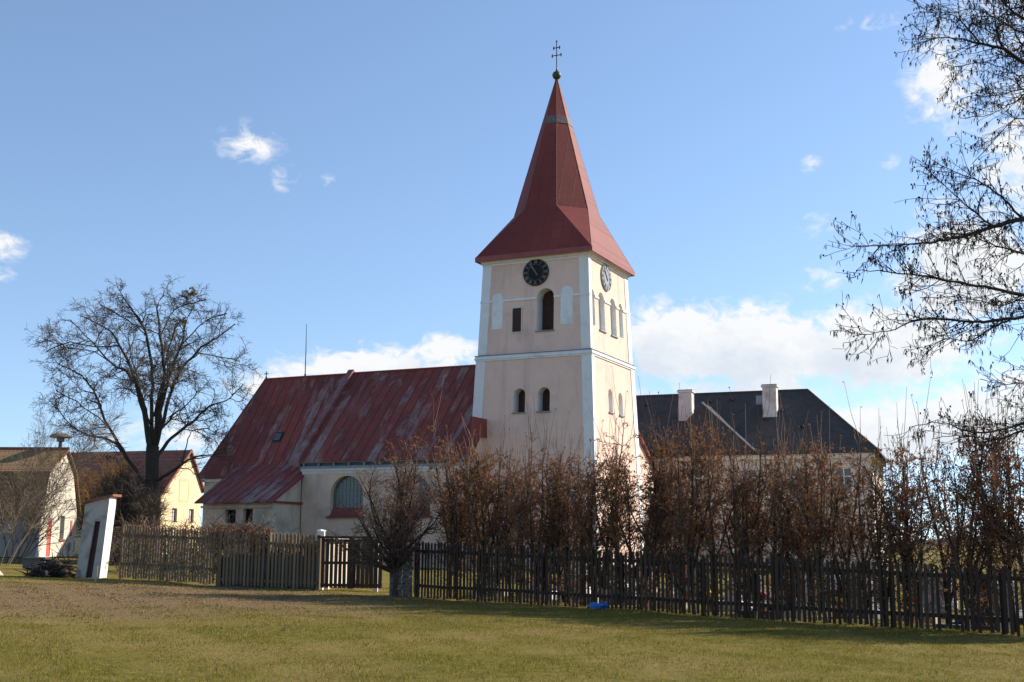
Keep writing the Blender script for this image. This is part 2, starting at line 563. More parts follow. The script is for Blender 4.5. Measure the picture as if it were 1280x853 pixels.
def tile_roof(name, c1, c2, c3, row=.28, along='x'):
    mt, nt, bs = new_mat(name)
    t = N(nt, 'ShaderNodeTexCoord').outputs['Object']
    mp = N(nt, 'ShaderNodeMapping')
    if along == 'x':
        mp.inputs['Rotation'].default_value = (pi / 2, 0, 0)
    nt.links.new(t, mp.inputs[0])
    b = N(nt, 'ShaderNodeTexBrick')
    b.inputs['Color1'].default_value = c4(c1); b.inputs['Color2'].default_value = c4(c2)
    b.inputs['Mortar'].default_value = c4(tuple(x * .45 for x in c1))
    b.inputs['Scale'].default_value = 1.0
    b.inputs['Mortar Size'].default_value = .02
    b.inputs['Brick Width'].default_value = .24; b.inputs['Row Height'].default_value = row
    nt.links.new(mp.outputs[0], b.inputs['Vector'])
    n2 = noise(nt, t, .8, 7, .62, None, .4)
    col = mixc(nt, ramp(nt, n2, .45, .7), b.outputs[0], c3)
    nt.links.new(col, bs.inputs['Base Color'])
    bs.inputs['Roughness'].default_value = .9
    bump(nt, bs, b.outputs['Fac'], .6, -.03)
    return mt


M['roof_tile'] = tile_roof('old red roof tiles', (.30, .09, .055), (.38, .125, .075), (.17, .09, .055))
M['roof_brown'] = tile_roof('mossy brown roof tiles', (.24, .125, .06), (.31, .165, .08), (.19, .15, .05))

# ground: winter grass, straw and a worn earthy patch on the left
PATCH = (-11.5, 29.5, 9.5, 8.8)


def ground_mat():
    mt, nt, bs = new_mat('winter lawn')
    t = N(nt, 'ShaderNodeNewGeometry').outputs['Position']
    n1 = noise(nt, t, .35, 6, .6, None, .5)
    n2 = noise(nt, t, 2.6, 6, .65)
    n3 = noise(nt, t, 14.0, 5, .7)
    n4 = noise(nt, t, 6.0, 7, .7)
    grass = mixc(nt, ramp(nt, n4, .34, .66), (.078, .070, .010), (.215, .18, .032))
    straw = mixc(nt, ramp(nt, n3, .3, .7), (.15, .105, .03), (.29, .22, .075))
    col = mixc(nt, ramp(nt, n1, .42, .62), grass, straw)
    s = N(nt, 'ShaderNodeVectorMath', operation='SUBTRACT'); nt.links.new(t, s.inputs[0]); s.inputs[1].default_value = (PATCH[0], PATCH[1], 0)
    d = N(nt, 'ShaderNodeVectorMath', operation='DIVIDE'); nt.links.new(s.outputs[0], d.inputs[0]); d.inputs[1].default_value = (PATCH[2], PATCH[3], 1000)
    ln = N(nt, 'ShaderNodeVectorMath', operation='LENGTH'); nt.links.new(d.outputs[0], ln.inputs[0])
    a = N(nt, 'ShaderNodeMath', operation='MULTIPLY_ADD'); nt.links.new(n1, a.inputs[0]); a.inputs[1].default_value = 1.5
    nt.links.new(ln.outputs['Value'], a.inputs[2])
    b = N(nt, 'ShaderNodeMath', operation='MULTIPLY_ADD'); nt.links.new(n2, b.inputs[0]); b.inputs[1].default_value = .5
    nt.links.new(a.outputs[0], b.inputs[2])
    earth = mixc(nt, ramp(nt, n3, .3, .7), (.125, .08, .038), (.25, .17, .085))
    col = mixc(nt, ramp(nt, b.outputs[0], 2.2, 1.65), col, earth)
    nt.links.new(col, bs.inputs['Base Color'])
    bs.inputs['Roughness'].default_value = .95
    bs.inputs['Specular IOR Level'].default_value = .1
    bump(nt, bs, n3, .9, .06)
    return mt


M['ground'] = ground_mat()

# ------------------------------------------------------------------ ground sheet
xs = [-2500, -1200, -600, -300, -160, -90, -60] + [(-45 + .75 * i) for i in range(121)] + [60, 90, 160, 300, 600, 1200, 2500]
ys = [-300, -120, -50, -20, -8, 0, 5] + [8 + .6 * i for i in range(60)] + [46 + 2 * i for i in range(32)] + [125, 160, 220, 320, 500, 900, 1600, 3500]
g = MB()
for y in ys:
    for x in xs:
        g.v.append((x, y, gz(x, y)))
nx = len(xs)
for j in range(len(ys) - 1):
    for i in range(nx - 1):
        g.f.append((j * nx + i, j * nx + i + 1, (j + 1) * nx + i + 1, (j + 1) * nx + i)); g.m.append(0)
tag(g.build('ground', M['ground'], smooth=True), kind='structure')

# far low hills on the horizon
rng = random.Random(5)
h = MB()
prev = None
for k in range(161):
    a = radians(-60 + 120 * k / 160)
    R = 900
    z = 6 + 3 * sin(k * .17) + 4 * sin(k * .41 + 1) + rng.uniform(-1.2, 1.2)
    cur = [(R * sin(a), R * cos(a), -2), ((R + 60) * sin(a), (R + 60) * cos(a), z), ((R + 300) * sin(a), (R + 300) * cos(a), z * .6)]
    if prev:
        h.face([prev[0], cur[0], cur[1], prev[1]]); h.face([prev[1], cur[1], cur[2], prev[2]])
    prev = cur
tag(h.build('hills', surf('haze toned wooded hills', (.10, .105, .11), (.13, .135, .14), .03, .95, bump_s=0)), kind='structure')  # distance haze put into the pale grey hill colour

# ------------------------------------------------------------------ the church
TH = radians(25)
CH = empty('church', (4.32, 66.0, 0.0), -TH)
tag(CH, 'village church with pale peach plastered bell tower and weathered red metal roofs', 'church')
XC, YC = -3.50, 3.65
ZM, ZT = 12.1, 17.95


def half(z):
    if z <= ZM: return 3.56 + .040 * (ZM - z)
    return 3.50 - .037 * (z - ZM)


front = lambda s, z: Vector((XC + s, YC - half(z), z))
right = lambda s, z: Vector((XC + half(z), YC + s, z))
back = lambda s, z: Vector((XC - s, YC + half(z), z))
left = lambda s, z: Vector((XC - half(z), YC - s, z))
F_IN, R_IN = Vector((0, 1, 0)), Vector((-1, 0, 0))


def face_poly(z0, z1, e=1e-3):
    z1 = z1 - e; z0 = z0 + e
    return [(-half(z0), z0), (half(z0), z0), (half(z1), z1), (-half(z1), z1)]


belfry = arch(.71, 1.06, 13.45, 15.93)
slit = rect(-1.06, .56, 13.48, 14.88)
lo1, lo2 = arch(-.79, .72, 8.79, 10.17), arch(.73, .74, 8.79, 10.17)
n1, n2, n3, n4 = arch(-2.85, .62, 13.66, 15.75), arch(-1.42, .98, 13.56, 15.82), arch(.50, .98, 13.56, 15.82), arch(1.86, .66, 13.66, 15.75)
r1, r2 = arch(-.78, .68, 8.9, 10.25), arch(.92, .70, 8.88, 10.22)
nl, nr = arch(-2.33, .68, 13.73, 15.88), arch(2.03, .76, 13.72, 15.95)
t = MB(); t.jm = (1,)
wall_face(t, front, F_IN, face_poly(0, ZM), [lo1, lo2], .72)
wall_face(t, front, F_IN, face_poly(ZM, ZT), [belfry], .82)
tw2 = None
wall_face(t, right, R_IN, face_poly(0, ZM), [r1, r2], .30)
wall_face(t, right, R_IN, face_poly(ZM, ZT), [n2, n3, n1, n4], .30)
for P in (back, left):
    wall_face(t, P, F_IN, face_poly(0, ZM)); wall_face(t, P, F_IN, face_poly(ZM, ZT))
# top ledge between the two storeys and the ceiling
for z in (ZM, ZT):
    t.face([(XC - 3.4, YC - 3.4, z), (XC + 3.4, YC - 3.4, z), (XC + 3.4, YC + 3.4, z), (XC - 3.4, YC + 3.4, z)])
TOWER = t.build('tower', [M['peach'], M['limewash']], CH)


def pane_on(name, P, inward, poly, depth, mats, planks=0, sill=None):
    mb = MB()
    off = Vector(inward) * depth
    xs_ = [p[0] for p in poly]; x0, x1 = min(xs_), max(xs_)
    zs_ = [p[1] for p in poly]; z0, z1 = min(zs_), max(zs_)
    pl = [Vector(P(s, z)) + off for s, z in poly]
    mb.prism(pl, Vector(inward) * .04)
    if planks:
        mb.mi = 1
        c, r = (x0 + x1) / 2, (x1 - x0) / 2
        for k in range(1, planks):
            s = x0 + (x1 - x0) * k / planks
            top = z1 - r + sqrt(max(0, r * r - (s - c) ** 2)) if len(poly) > 4 else z1
            a = Vector(P(s - .012, z0)) + off - Vector(inward) * .012; b = Vector(P(s + .012, z0)) + off - Vector(inward) * .012
            b2 = Vector(P(s + .012, top)) + off - Vector(inward) * .012; a2 = Vector(P(s - .012, top)) + off - Vector(inward) * .012
            mb.prism([a, b, b2, a2], Vector(inward) * .01)
    return mb.build(name, mats, TOWER)


pane_on('louvre_shutter', front, F_IN, belfry, .80, [M['boards'], M['dark']], 6)
for q in (lo1, lo2):
    pane_on('window_shutter', front, F_IN, q, .70, [M['boards'], M['dark']], 4)
# the narrow square-headed opening (set into the upper wall as a real recess box)
for q in (n2, n3):
    pane_on('blind_window', right, R_IN, q, .28, [M['niche']])
for q in (n1, n4):
    pane_on('blind_niche', right, R_IN, q, .20, [M['niche']])
for q in (r1, r2):
    pane_on('blind_window', right, R_IN, q, .28, [M['niche']])


def slab_on(name, P, outw, poly, thick, mat, base=0.0, parent=None):
    mb = MB()
    o = Vector(outw)
    mb.prism([Vector(P(s, z)) + o * (base + thick) for s, z in poly], o * (-thick - .02))
    return mb.build(name, mat, parent or TOWER)


FO, RO = Vector((0, -1, 0)), Vector((1, 0, 0))
slab_on('blind_niche', front, FO, nl, .012, M['limewash'])
slab_on('blind_niche', front, FO, nr, .012, M['limewash'])
# window sills
def sill_on(P, outw, poly, drop=.07, out=.09):
    xs_ = [p[0] for p in poly]; z0 = min(p[1] for p in poly)
    slab_on('sill', P, outw, rect((min(xs_) + max(xs_)) / 2, max(xs_) - min(xs_) + .12, z0 - drop, z0), out, M['lead'])
for q in (belfry, lo1, lo2): sill_on(front, FO, q)
for q in (n2, n3, r1, r2): sill_on(right, RO, q)


def strip_poly(side, w, z0, z1):
    if side < 0: return [(-half(z0) - .03, z0), (-half(z0) + w, z0), (-half(z1) + w, z1), (-half(z1) - .03, z1)]
    return [(half(z0) - w, z0), (half(z0) + .03, z0), (half(z1) + .03, z1), (half(z1) - w, z1)]


for (P, o, wl, wr) in ((front, FO, .58, .58), (right, RO, .42, .62)):
    for side, w in ((-1, wl), (1, wr)):
        slab_on('corner_strip', P, o, strip_poly(side, w, .0, ZM - .16), .035, M['limewash'])
        slab_on('corner_strip', P, o, strip_poly(side, w * .94, ZM + .16, ZT - .32), .035, M['limewash'])


def ring(mb, z0, z1, out):
    for z_, in ((z0,),):
        pass
    a = half(z0) + out; b = half(z1) + out
    i = 3.2
    for k in range(4):
        ang = k * pi / 2
        def rp(x, y, z): return (XC + x * cos(ang) - y * sin(ang), YC + x * sin(ang) + y * cos(ang), z)
        mb.hexa([rp(-a, -a, z0), rp(a, -a, z0), rp(i, -i, z0), rp(-i, -i, z0),
                 rp(-b, -b, z1), rp(b, -b, z1), rp(i, -i, z1), rp(-i, -i, z1)])


mb = MB(); ring(mb, ZM - .14, ZM + .06, .12); ring(mb, ZM - .24, ZM - .14, .06); mb.build('cornice', M['limewash'], TOWER)
mb = MB(); ring(mb, ZM + .062, ZM + .10, .17); mb.build('cornice_flashing', M['lead'], TOWER)
mb = MB(); ring(mb, ZT - .42, ZT - .28, .05); ring(mb, ZT - .28, ZT - .12, .13); ring(mb, ZT - .12, ZT + .06, .24); mb.build('eaves_moulding', M['cornice'], TOWER)
# thin string course interrupted by the arches
def band(P, o, spans):
    for a, b in spans:
        mb = MB()
        mb.prism([Vector(P(s, z)) + o * .06 for s, z in ((a, 15.32), (b, 15.32), (b, 15.45), (a, 15.45))], o * -.09)
        mb.build('string_course', M['limewash'], TOWER)
e = half(15.4)
band(front, FO, [(-e - .06, -2.33 - .34), (-2.33 + .34, .71 - .53), (.71 + .53, 2.03 - .38), (2.03 + .38, e + .06)])
band(right, RO, [(-e - .06, -2.85 - .31), (-2.85 + .31, -1.42 - .49), (-1.42 + .49, .50 - .49), (.5 + .49, 1.86 - .33), (1.86 + .33, e + .06)])
# narrow rectangular opening: shallow dark slot with a frame
mb = MB()
o = FO
c0, c1 = -1.06 - .28, -1.06 + .28
for a, b, z0, z1 in ((c0 - .06, c0, 13.42, 14.94), (c1, c1 + .06, 13.42, 14.94), (c0, c1, 14.88, 14.94), (c0, c1, 13.42, 13.48)):
    mb.prism([Vector(front(s, z)) + o * .05 for s, z in ((a, z0), (b, z0), (b, z1), (a, z1))], o * -.08)
mb.mi = 1
mb.prism([Vector(front(s, z)) + o * .012 for s, z in rect(-1.06, .56, 13.48, 14.88)], o * -.05)
mb.mi = 2
for k in range(1, 4):
    s = c0 + .56 * k / 4
    mb.prism([Vector(front(q, z)) + o * .018 for q, z in rect(s, .02, 13.48, 14.88)], o * -.02)
mb.build('window_shutter', [M['niche'], M['boards'], M['dark']], TOWER)

# clocks
ROMAN = ['XII', 'I', 'II', 'III', 'IIII', 'V', 'VI', 'VII', 'VIII', 'IX', 'X', 'XI']


def clock(P, outw, cs, cz, r, dial, ink, hand):
    o = Vector(outw)
    def disc(rad, t0, t1, mb, n=40):
        ring_ = [Vector(P(cs + rad * cos(2 * pi * k / n), cz + rad * sin(2 * pi * k / n))) + o * t1 for k in range(n)]
        mb.prism(ring_, o * (t0 - t1))
    mb = MB(); disc(r, -.05, .09, mb)
    root = mb.build('clock_face', dial, CH)
    nm = MB()
    def bar(x0, y0, x1, y1, w, t=.10):
        d = Vector((x1 - x0, y1 - y0)); d.normalize(); n = Vector((-d.y, d.x)) * w / 2
        q = [(x0 - n.x, y0 - n.y), (x1 - n.x, y1 - n.y), (x1 + n.x, y1 + n.y), (x0 + n.x, y0 + n.y)]
        return [Vector(P(cs + a, cz + b)) + o * t for a, b in q]
    for i, num in enumerate(ROMAN):
        a = pi / 2 - 2 * pi * i / 12
        rad = Vector((cos(a), sin(a))); tan_ = Vector((sin(a), -cos(a)))
        r0, r1_ = r * .66, r * .92
        wid = {'I': .075, 'V': .14, 'X': .14}
        tot = sum(wid[c] for c in num) * r * .8
        x = -tot / 2
        for c in num:
            w = wid[c] * r * .8; xm = x + w / 2
            def q(xx, rr): return rad * rr + tan_ * xx
            segs = {'I': [(xm, r0, xm, r1_)], 'V': [(x, r1_, xm, r0), (x + w, r1_, xm, r0)], 'X': [(x, r1_, x + w, r0), (x + w, r1_, x, r0)]}[c]
            for (xa, ra, xb, rb) in segs:
                A, B = q(xa, ra), q(xb, rb)
                nm.prism(bar(A.x, A.y, B.x, B.y, .035 * r / .8), o * -.012)
            x += w
    for rr in (.60, .96):
        n = 48
        for k in range(n):
            a0, a1 = 2 * pi * k / n, 2 * pi * (k + 1) / n
            nm.prism(bar(rr * r * cos(a0), rr * r * sin(a0), rr * r * cos(a1), rr * r * sin(a1), .018), o * -.012)
    nm.build('numerals', ink, root)
    for (ang, ln, w, tt) in ((2 * pi * 53.5 / 60, r * .84, .05, .125), (2 * pi * (10 + 53.5 / 60) / 12, r * .55, .075, .115)):
        hb = MB(); a = pi / 2 - ang
        hb.prism(bar(-cos(a) * r * .26, -sin(a) * r * .26, cos(a) * ln, sin(a) * ln, w, tt), o * -.01)
        hb.build('clock_hand', hand, root)


clock(front, FO, .10, 16.90, .80, M['clock_black'], M['gilt'], M['gilt'])
clock(right, RO, -.58, 16.86, .80, M['clock_glare'], M['iron'], M['iron'])

# spire: square skirt broaching into an octagon
sp_ = MB()
B0, Z0, R8, Z8, ZA = 3.66, 18.06, 2.42, 21.05, 29.75
hs = R8 * tan(pi / 8)
cor = [(XC + a * B0, YC + b * B0, Z0) for a, b in ((-1, -1), (1, -1), (1, 1), (-1, 1))]
oc = []
for a, b in ((-hs, -R8), (hs, -R8), (R8, -hs), (R8, hs), (hs, R8), (-hs, R8), (-R8, hs), (-R8, -hs)):
    oc.append((XC + a, YC + b, Z8))
TIP = .10
tp = [(XC + (p[0] - XC) / R8 * TIP, YC + (p[1] - YC) / R8 * TIP, ZA) for p in oc]
for k in range(4):
    a, b = cor[k], cor[(k + 1) % 4]
    sp_.face([a, b, oc[(2 * k + 1) % 8], oc[2 * k]])
    sp_.face([b, oc[(2 * k + 2) % 8], oc[(2 * k + 1) % 8]])
for k in range(8):
    l = (k + 1) % 8
    sp_.face([oc[k], oc[l], tp[l], tp[k]])
sp_.face(tp)
SPIRE = sp_.build('spire', M['roof_spire'], CH)
# ridge rolls on the arrises, the fascia and gutter, a grey mended band near the tip
mb = MB()
for k in range(8):
    mb.tube([oc[k], tp[k]], [.012, .008], 5)
for k in range(4):
    mb.tube([cor[k], oc[(2 * k - 1) % 8]], .012, 5); mb.tube([cor[k], oc[(2 * k) % 8]], .012, 5)
mb.build('ridge_roll', M['roof_spire'], SPIRE)
mb = MB()
for k in range(4):
    a, b = Vector(cor[k]), Vector(cor[(k + 1) % 4])
    n_ = Vector((XC, YC, Z0)) - (a + b) / 2; n_.z = 0; n_.normalize()
    mb.prism([a - Vector((0, 0, .26)) - n_ * .04, b - Vector((0, 0, .26)) - n_ * .04, b - n_ * .04 + Vector((0, 0, .02)), a - n_ * .04 + Vector((0, 0, .02))], n_ * .12)
mb.box(XC - B0 + .1, XC + B0 - .1, YC - B0 + .1, YC + B0 - .1, Z0 - .22, Z0 - .16)
mb.build('eaves_fascia', M['red_trim'], SPIRE)
mb = MB()
def at8(z, extra):
    f = (z - Z8) / (ZA - Z8); rr = 1 + (TIP / R8 - 1) * f
    return [(XC + (p[0] - XC) * rr * (1 + extra), YC + (p[1] - YC) * rr * (1 + extra), z) for p in oc]
A, Bq = at8(26.75, .02), at8(27.30, .024)
for k in (0, 1, 2):
    mb.face([A[k], A[k + 1], Bq[k + 1], Bq[k]])
mb.build('mended_band', surf('mended grey sheet', (.10, .085, .085), (.17, .14, .14), 2.5, .7, (.17, .05, .045), 1.2, .5, .62), SPIRE)
mb = MB(); mb.lathe((XC, YC, 0), [(.14, 29.6), (.10, 29.85), (.12, 29.88)], 12); mb.ball((XC, YC, 30.14), .28, 14)
mb.tube([(XC, YC, 30.4), (XC, YC, 30.7)], [.07, .03], 8)
mb.build('finial_ball', M['patina'], SPIRE, smooth=True)
mb = MB()
mb.tube([(XC, YC, 30.3), (XC, YC, 32.35)], .033, 6)
for z, w in ((31.95, .20), (31.45, .30)):
    mb.tube([(XC - w, YC, z), (XC + w, YC, z)], .03, 5)
    for s in (-1, 1):
        mb.ball((XC + s * w, YC, z), .055, 6); mb.ball((XC + s * (w - .01), YC, z + .08), .04, 6); mb.ball((XC + s * (w - .01), YC, z - .08), .04, 6)
mb.ball((XC, YC, 32.38), .06, 6)
mb.build('cross', M['iron'], SPIRE)

# nave
NX0, NX1 = -17.85, -6.30          # along the ridge
NY0 = -1.75                       # near wall
NY1 = 2 * YC - NY0
EY, EZ, RZ = -2.05, 6.22, 12.22   # eave line and ridge
nw = MB()
nwin = [arch(-14.55, 2.25, 3.02, 5.32, 14), arch(-10.1, 2.25, 3.02, 5.32, 14)]
wall_face(nw, lambda s, z: Vector((s, NY0, z)), (0, 1, 0), [(NX0 + .15, 0), (NX1 - .1, 0), (NX1 - .1, 6.2), (NX0 + .15, 6.2)], nwin, .38)
for x in (NX0 + .15, NX1 - .1):
    nw.face([(x, NY0, 0), (x, NY1, 0), (x, NY1, 6.2), (x, YC, 12.0), (x, NY0, 6.2)])
nw.face([(NX0 + .15, NY1, 0), (NX1 - .1, NY1, 0), (NX1 - .1, NY1, 6.2), (NX0 + .15, NY1, 6.2)])
NAVE = nw.build('nave_wall', M['old_plaster'], CH)
for poly, c in ((nwin[0], -14.55), (nwin[1], -10.1)):
    mb = MB()
    yb = NY0 + .34
    mb.prism([(s, yb, z) for s, z in poly], (0, .04, 0))
    mb.mi = 1
    r = 2.25 / 2
    for k in range(-4, 5):
        s = c + k * .25
        top = 5.32 - r + sqrt(max(0, r * r - (s - c) ** 2))
        w = .045 if k in (-1, 1) else .022
        if top - 3.46 > .1: mb.box(s - w / 2, s + w / 2, yb - .03, yb - .004, 3.46, top - .02)
    for k in range(1, 7):
        z = 3.46 + k * .27
        hw_ = r if z < 5.32 - r else sqrt(max(0, r * r - (z - 5.32 + r) ** 2))
        if hw_ > .1: mb.box(c - hw_ + .03, c + hw_ - .03, yb - .026, yb - .008, z - .012, z + .012)
    mb.build('window', [M['glass'], M['muntin']], NAVE)
    mb = MB()
    mb.prism([(c - 1.10, NY0 + .32, 3.47), (c + 1.10, NY0 + .32, 3.47), (c + 1.10, NY0 - .02, 3.02), (c - 1.10, NY0 - .02, 3.02)], (0, 0, -.05))
    mb.prism([(c - 1.14, NY0 - .021, 3.03), (c + 1.14, NY0 - .021, 3.03), (c + 1.32, NY0 - .16, 2.93), (c - 1.32, NY0 - .16, 2.93)], (0, 0, -.06))
    mb.build('window_sill', M['red_trim'], NAVE)
mb = MB()
mb.box(NX0 + .15, NX1 - .1, NY0 - .03, NY0 + .002, 5.46, 5.62)
mb.box(NX0 + .10, NX1 - .05, NY0 - .10, NY0 + .002, 5.62, 5.76)
mb.build('cornice', M['cornice'], NAVE)
mb = MB()
mb.box(NX0 + .05, NX1, NY0 - .13, NY0 + .01, 5.765, 5.90)
mb.mi = 1
mb.box(NX0 + .05, NX1, NY0 - .08, NY0 + .01, 5.905, 6.08)
mb.mi = 0
k = NX0 + .3
while k < NX1:
    mb.box(k, k + .10, NY0 - .20, NY0 - .075, 5.91, 6.075); k += 1.05
mb.box(NX0 + .05, NX1, NY0 - .24, NY0 - .06, 6.085, 6.19)
mb.build('eaves_board', [M['bluegrey'], M['darkblue']], NAVE)


def slab_roof(pts_top, thick=.10):
    mb = MB()
    for q in pts_top:
        mb.prism(q, (0, 0, -thick))
    return mb


FY = 2 * YC - EY
mb = slab_roof([[(NX0, EY, EZ), (NX1, EY, EZ), (NX1, YC, RZ), (NX0, YC, RZ)], [(NX1, FY, EZ), (NX0, FY, EZ), (NX0, YC, RZ), (NX1, YC, RZ)]])
def seams(mb, x0, x1, P0, P1, w=.62):
    k = math.ceil(x0 / w)
    while k * w < x1:
        x = k * w; (ya, za), (yb_, zb) = P0, P1
        if callable(P1): yb_, zb = P1(x)
        d = Vector((0, yb_ - ya, zb - za)).normalized(); n_ = Vector((0, -d.z, d.y)) * .02
        a = Vector((x, ya, za)); b = Vector((x, yb_, zb)); o = Vector((.010, 0, 0))
        mb.hexa([a - o, a + o, b + o, b - o, a - o + n_, a + o + n_, b + o + n_, b - o + n_]); k += 1
seams(mb, NX0 + .2, NX1 - .1, (EY, EZ), (YC, RZ))
NROOF = mb.build('nave_roof', M['roof_old'], CH)
mb = MB(); mb.tube([(NX0, YC, RZ + .02), (NX1 + .1, YC, RZ + .02)], .07, 6); mb.build('ridge_cap', M['red_trim'], NROOF)
# raised strip between nave and chancel roofs
mb = MB()
for sgn in (1, -1):
    e0 = (EY - .05) if sgn > 0 else (FY + .05)
    a, b = Vector((NX0 - .30, e0, EZ - .05)), Vector((NX0 + .12, e0, EZ - .05))
    c_, d_ = Vector((NX0 + .12, YC, RZ)), Vector((NX0 - .30, YC, RZ))
    up = Vector((0, 0, .27))
    mb.hexa([a - up, b - up, c_ - up, d_ - up, a + up, b + up, c_ + up, d_ + up])
mb.build('parapet_strip', surf('faded red flashing', (.20, .07, .06), (.27, .12, .105), 2.0, .6, (.28, .24, .23), .8, .5, .7), NROOF)
# red flashing where the nave roof dies against the tower
mb = MB(); mb.box(NX1 - .02, NX1 + .05, EY + .1, -.10, 7.4, 8.46); mb.build('verge_flashing', M['red_trim'], NROOF)

# chancel
CX0, CX1 = -26.0, NX0 + .2
CY0, CEY, CEZ = -.50, -.80, 5.50
CY1 = 2 * YC - CY0; CFY = 2 * YC - CEY
sl = (RZ - .03 - CEZ) / (YC - CEY)
mb = MB()
for P4 in ([(CX0, CY0, 0), (CX1, CY0, 0), (CX1, CY0, 5.55), (CX0, CY0, 5.55)], [(CX0, CY0, 0), (CX0, CY1, 0), (CX0, CY1, 5.55), (CX0, CY0, 5.55)],
           [(CX0, CY1, 0), (CX1, CY1, 0), (CX1, CY1, 5.55), (CX0, CY1, 5.55)]):
    mb.face(P4)
CHW = mb.build('chancel_wall', M['grey_plaster'], CH)
mb = MB(); mb.box(CX0 - .12, CX1, CY0 - .12, CY0 + .01, 5.18, 5.36); mb.box(CX0 - .12, CX0 + .01, CY0 - .12, CY1, 5.18, 5.36); mb.build('cornice', M['cornice'], CHW)
rx = -24.72
zR = RZ - .03
mb = slab_roof([[(CX0 - .32, CEY, CEZ), (CX1, CEY, CEZ), (CX1, YC, zR), (rx, YC, zR)],
                [(CX1, CFY, CEZ), (CX0 - .32, CFY, CEZ), (rx, YC, zR), (CX1, YC, zR)],
                [(CX0 - .32, CFY, CEZ), (CX0 - .32, CEY, CEZ), (rx, YC, zR)]])
seams(mb, rx + .1, CX1 - .3, (CEY, CEZ), (YC, zR))
CROOF = mb.build('chancel_roof', M['roof_old'], CH)
mb = MB(); mb.tube([(rx, YC, zR + .02), (CX1, YC, zR + .02)], .07, 6); mb.tube([(CX0 - .32, CEY, CEZ), (rx, YC, zR)], .05, 5); mb.build('ridge_cap', M['red_trim'], CROOF)
mb = MB(); mb.tube([(rx + .1, YC, zR), (rx + .1, YC, zR + .55)], .03, 6); mb.tube([(rx - .06, YC, zR + .38), (rx + .26, YC, zR + .38)], .03, 6)
mb.ball((rx + .1, YC, zR + .14), .07, 8); mb.build('cross', M['iron'], CROOF)
mb = MB(); mb.tube([(-21.5, YC, zR - .1), (-21.5, YC, zR + 1.8), (-21.53, YC, zR + 3.55)], [.035, .028, .015], 6); mb.ball((-21.5, YC, zR + .15), .07, 8)
mb.build('lightning_rod', M['iron'], CROOF)
# skylight
def on_ch(x, y, up): return Vector((x, y, CEZ + sl * (y - CEY) + up))
mb = MB()
for (x0, x1, y0, y1, u) in ((-21.75, -21.15, .62, 1.02, .10),):
    mb.hexa([on_ch(x0, y0, 0), on_ch(x1, y0, 0), on_ch(x1, y1, 0), on_ch(x0, y1, 0), on_ch(x0, y0, u), on_ch(x1, y0, u), on_ch(x1, y1, u), on_ch(x0, y1, u)])
mb.mi = 1
mb.hexa([on_ch(-21.68, .68, .06), on_ch(-21.22, .68, .06), on_ch(-21.22, .96, .06), on_ch(-21.68, .96, .06),
         on_ch(-21.68, .68, .12), on_ch(-21.22, .68, .12), on_ch(-21.22, .96, .12), on_ch(-21.68, .96, .12)])
mb.build('skylight', [M['iron'], M['glass']], CROOF)

# sacristy under its catslide roof
SX0, SX1, SY0 = -22.75, -17.75, -4.5
SEZ, SEY, ss = 3.76, -4.85, .545
sw = MB()
swin = [rect(-20.72, .76, 2.52, 3.33), rect(-19.48, .70, 2.55, 3.36)]
wall_face(sw, lambda s, z: Vector((s, SY0, z)), (0, 1, 0), [(SX0, 0), (SX1, 0), (SX1, 3.75), (SX0, 3.75)], swin, .34)
tz = lambda y: SEZ + ss * (y - SEY) - .12
sw.face([(SX1, SY0, 0), (SX1, NY0, 0), (SX1, NY0, tz(NY0)), (SX1, SY0, tz(SY0))])
sw.face([(SX0, SY0, 0), (SX0, CY0, 0), (SX0, CY0, tz(CY0)), (SX0, SY0, tz(SY0))])
SAC = sw.build('sacristy_wall', M['grey_plaster'], CH)
for q in swin:
    mb = MB()
    c, w = (q[0][0] + q[1][0]) / 2, q[1][0] - q[0][0]
    z0, z1 = q[0][1], q[2][1]
    mb.box(c - w / 2, c + w / 2, SY0 + .32, SY0 + .36, z0, z1)
    mb.mi = 1
    for a, b in ((c - w / 2, c - w / 2 + .07), (c + w / 2 - .07, c + w / 2), (c - .03, c + .03)):
        mb.box(a, b, SY0 + .27, SY0 + .318, z0, z1)
    mb.box(c - w / 2 + .071, c + w / 2 - .071, SY0 + .275, SY0 + .317, z1 - .07, z1); mb.box(c - w / 2 + .071, c + w / 2 - .071, SY0 + .275, SY0 + .317, z0, z0 + .07)
    mb.build('window', [M['dark'], M['brown_frame']], SAC)
mb = MB(); mb.box(SX0 - .1, SX1 + .1, SY0 - .10, SY0 - .002, 3.42, 3.54); mb.build('cornice', M['grey_plaster'], SAC)
mb = MB(); mb.box(SX1 - .05, SX1 + .16, SY0 + .05, NY0 - .01, 3.68, 3.80); mb.build('ledge', M['red_trim'], SAC)
ytop = (CEZ - sl * CEY - SEZ + ss * SEY) / (ss - sl) if abs(ss - sl) > 1e-6 else 0
sj = lambda x, y: (x, y, SEZ + ss * (y - SEY))
mb = slab_roof([[sj(SX0 - .36, SEY), sj(SX1 + .10, SEY), sj(SX1 + .10, NY0 - .02), sj(NX0 - .02, NY0 + .1), sj(NX0 - .02, ytop + .2), sj(SX0 - .75, ytop + .2)]], .09)
seams(mb, SX0 - .3, SX1 + .05, (SEY, SEZ), (ytop + .1, SEZ + ss * (ytop + .1 - SEY)))
SROOF = mb.build('sacristy_roof', M['roof_old'], CH)
mb = MB()
mb.prism([sj(SX1 + .10, SEY), sj(SX1 + .16, SEY), sj(SX1 + .16, NY0 - .02), sj(SX1 + .10, NY0 - .02)], (0, 0, -.16)); mb.build('verge_board', M['red_trim'], SROOF)

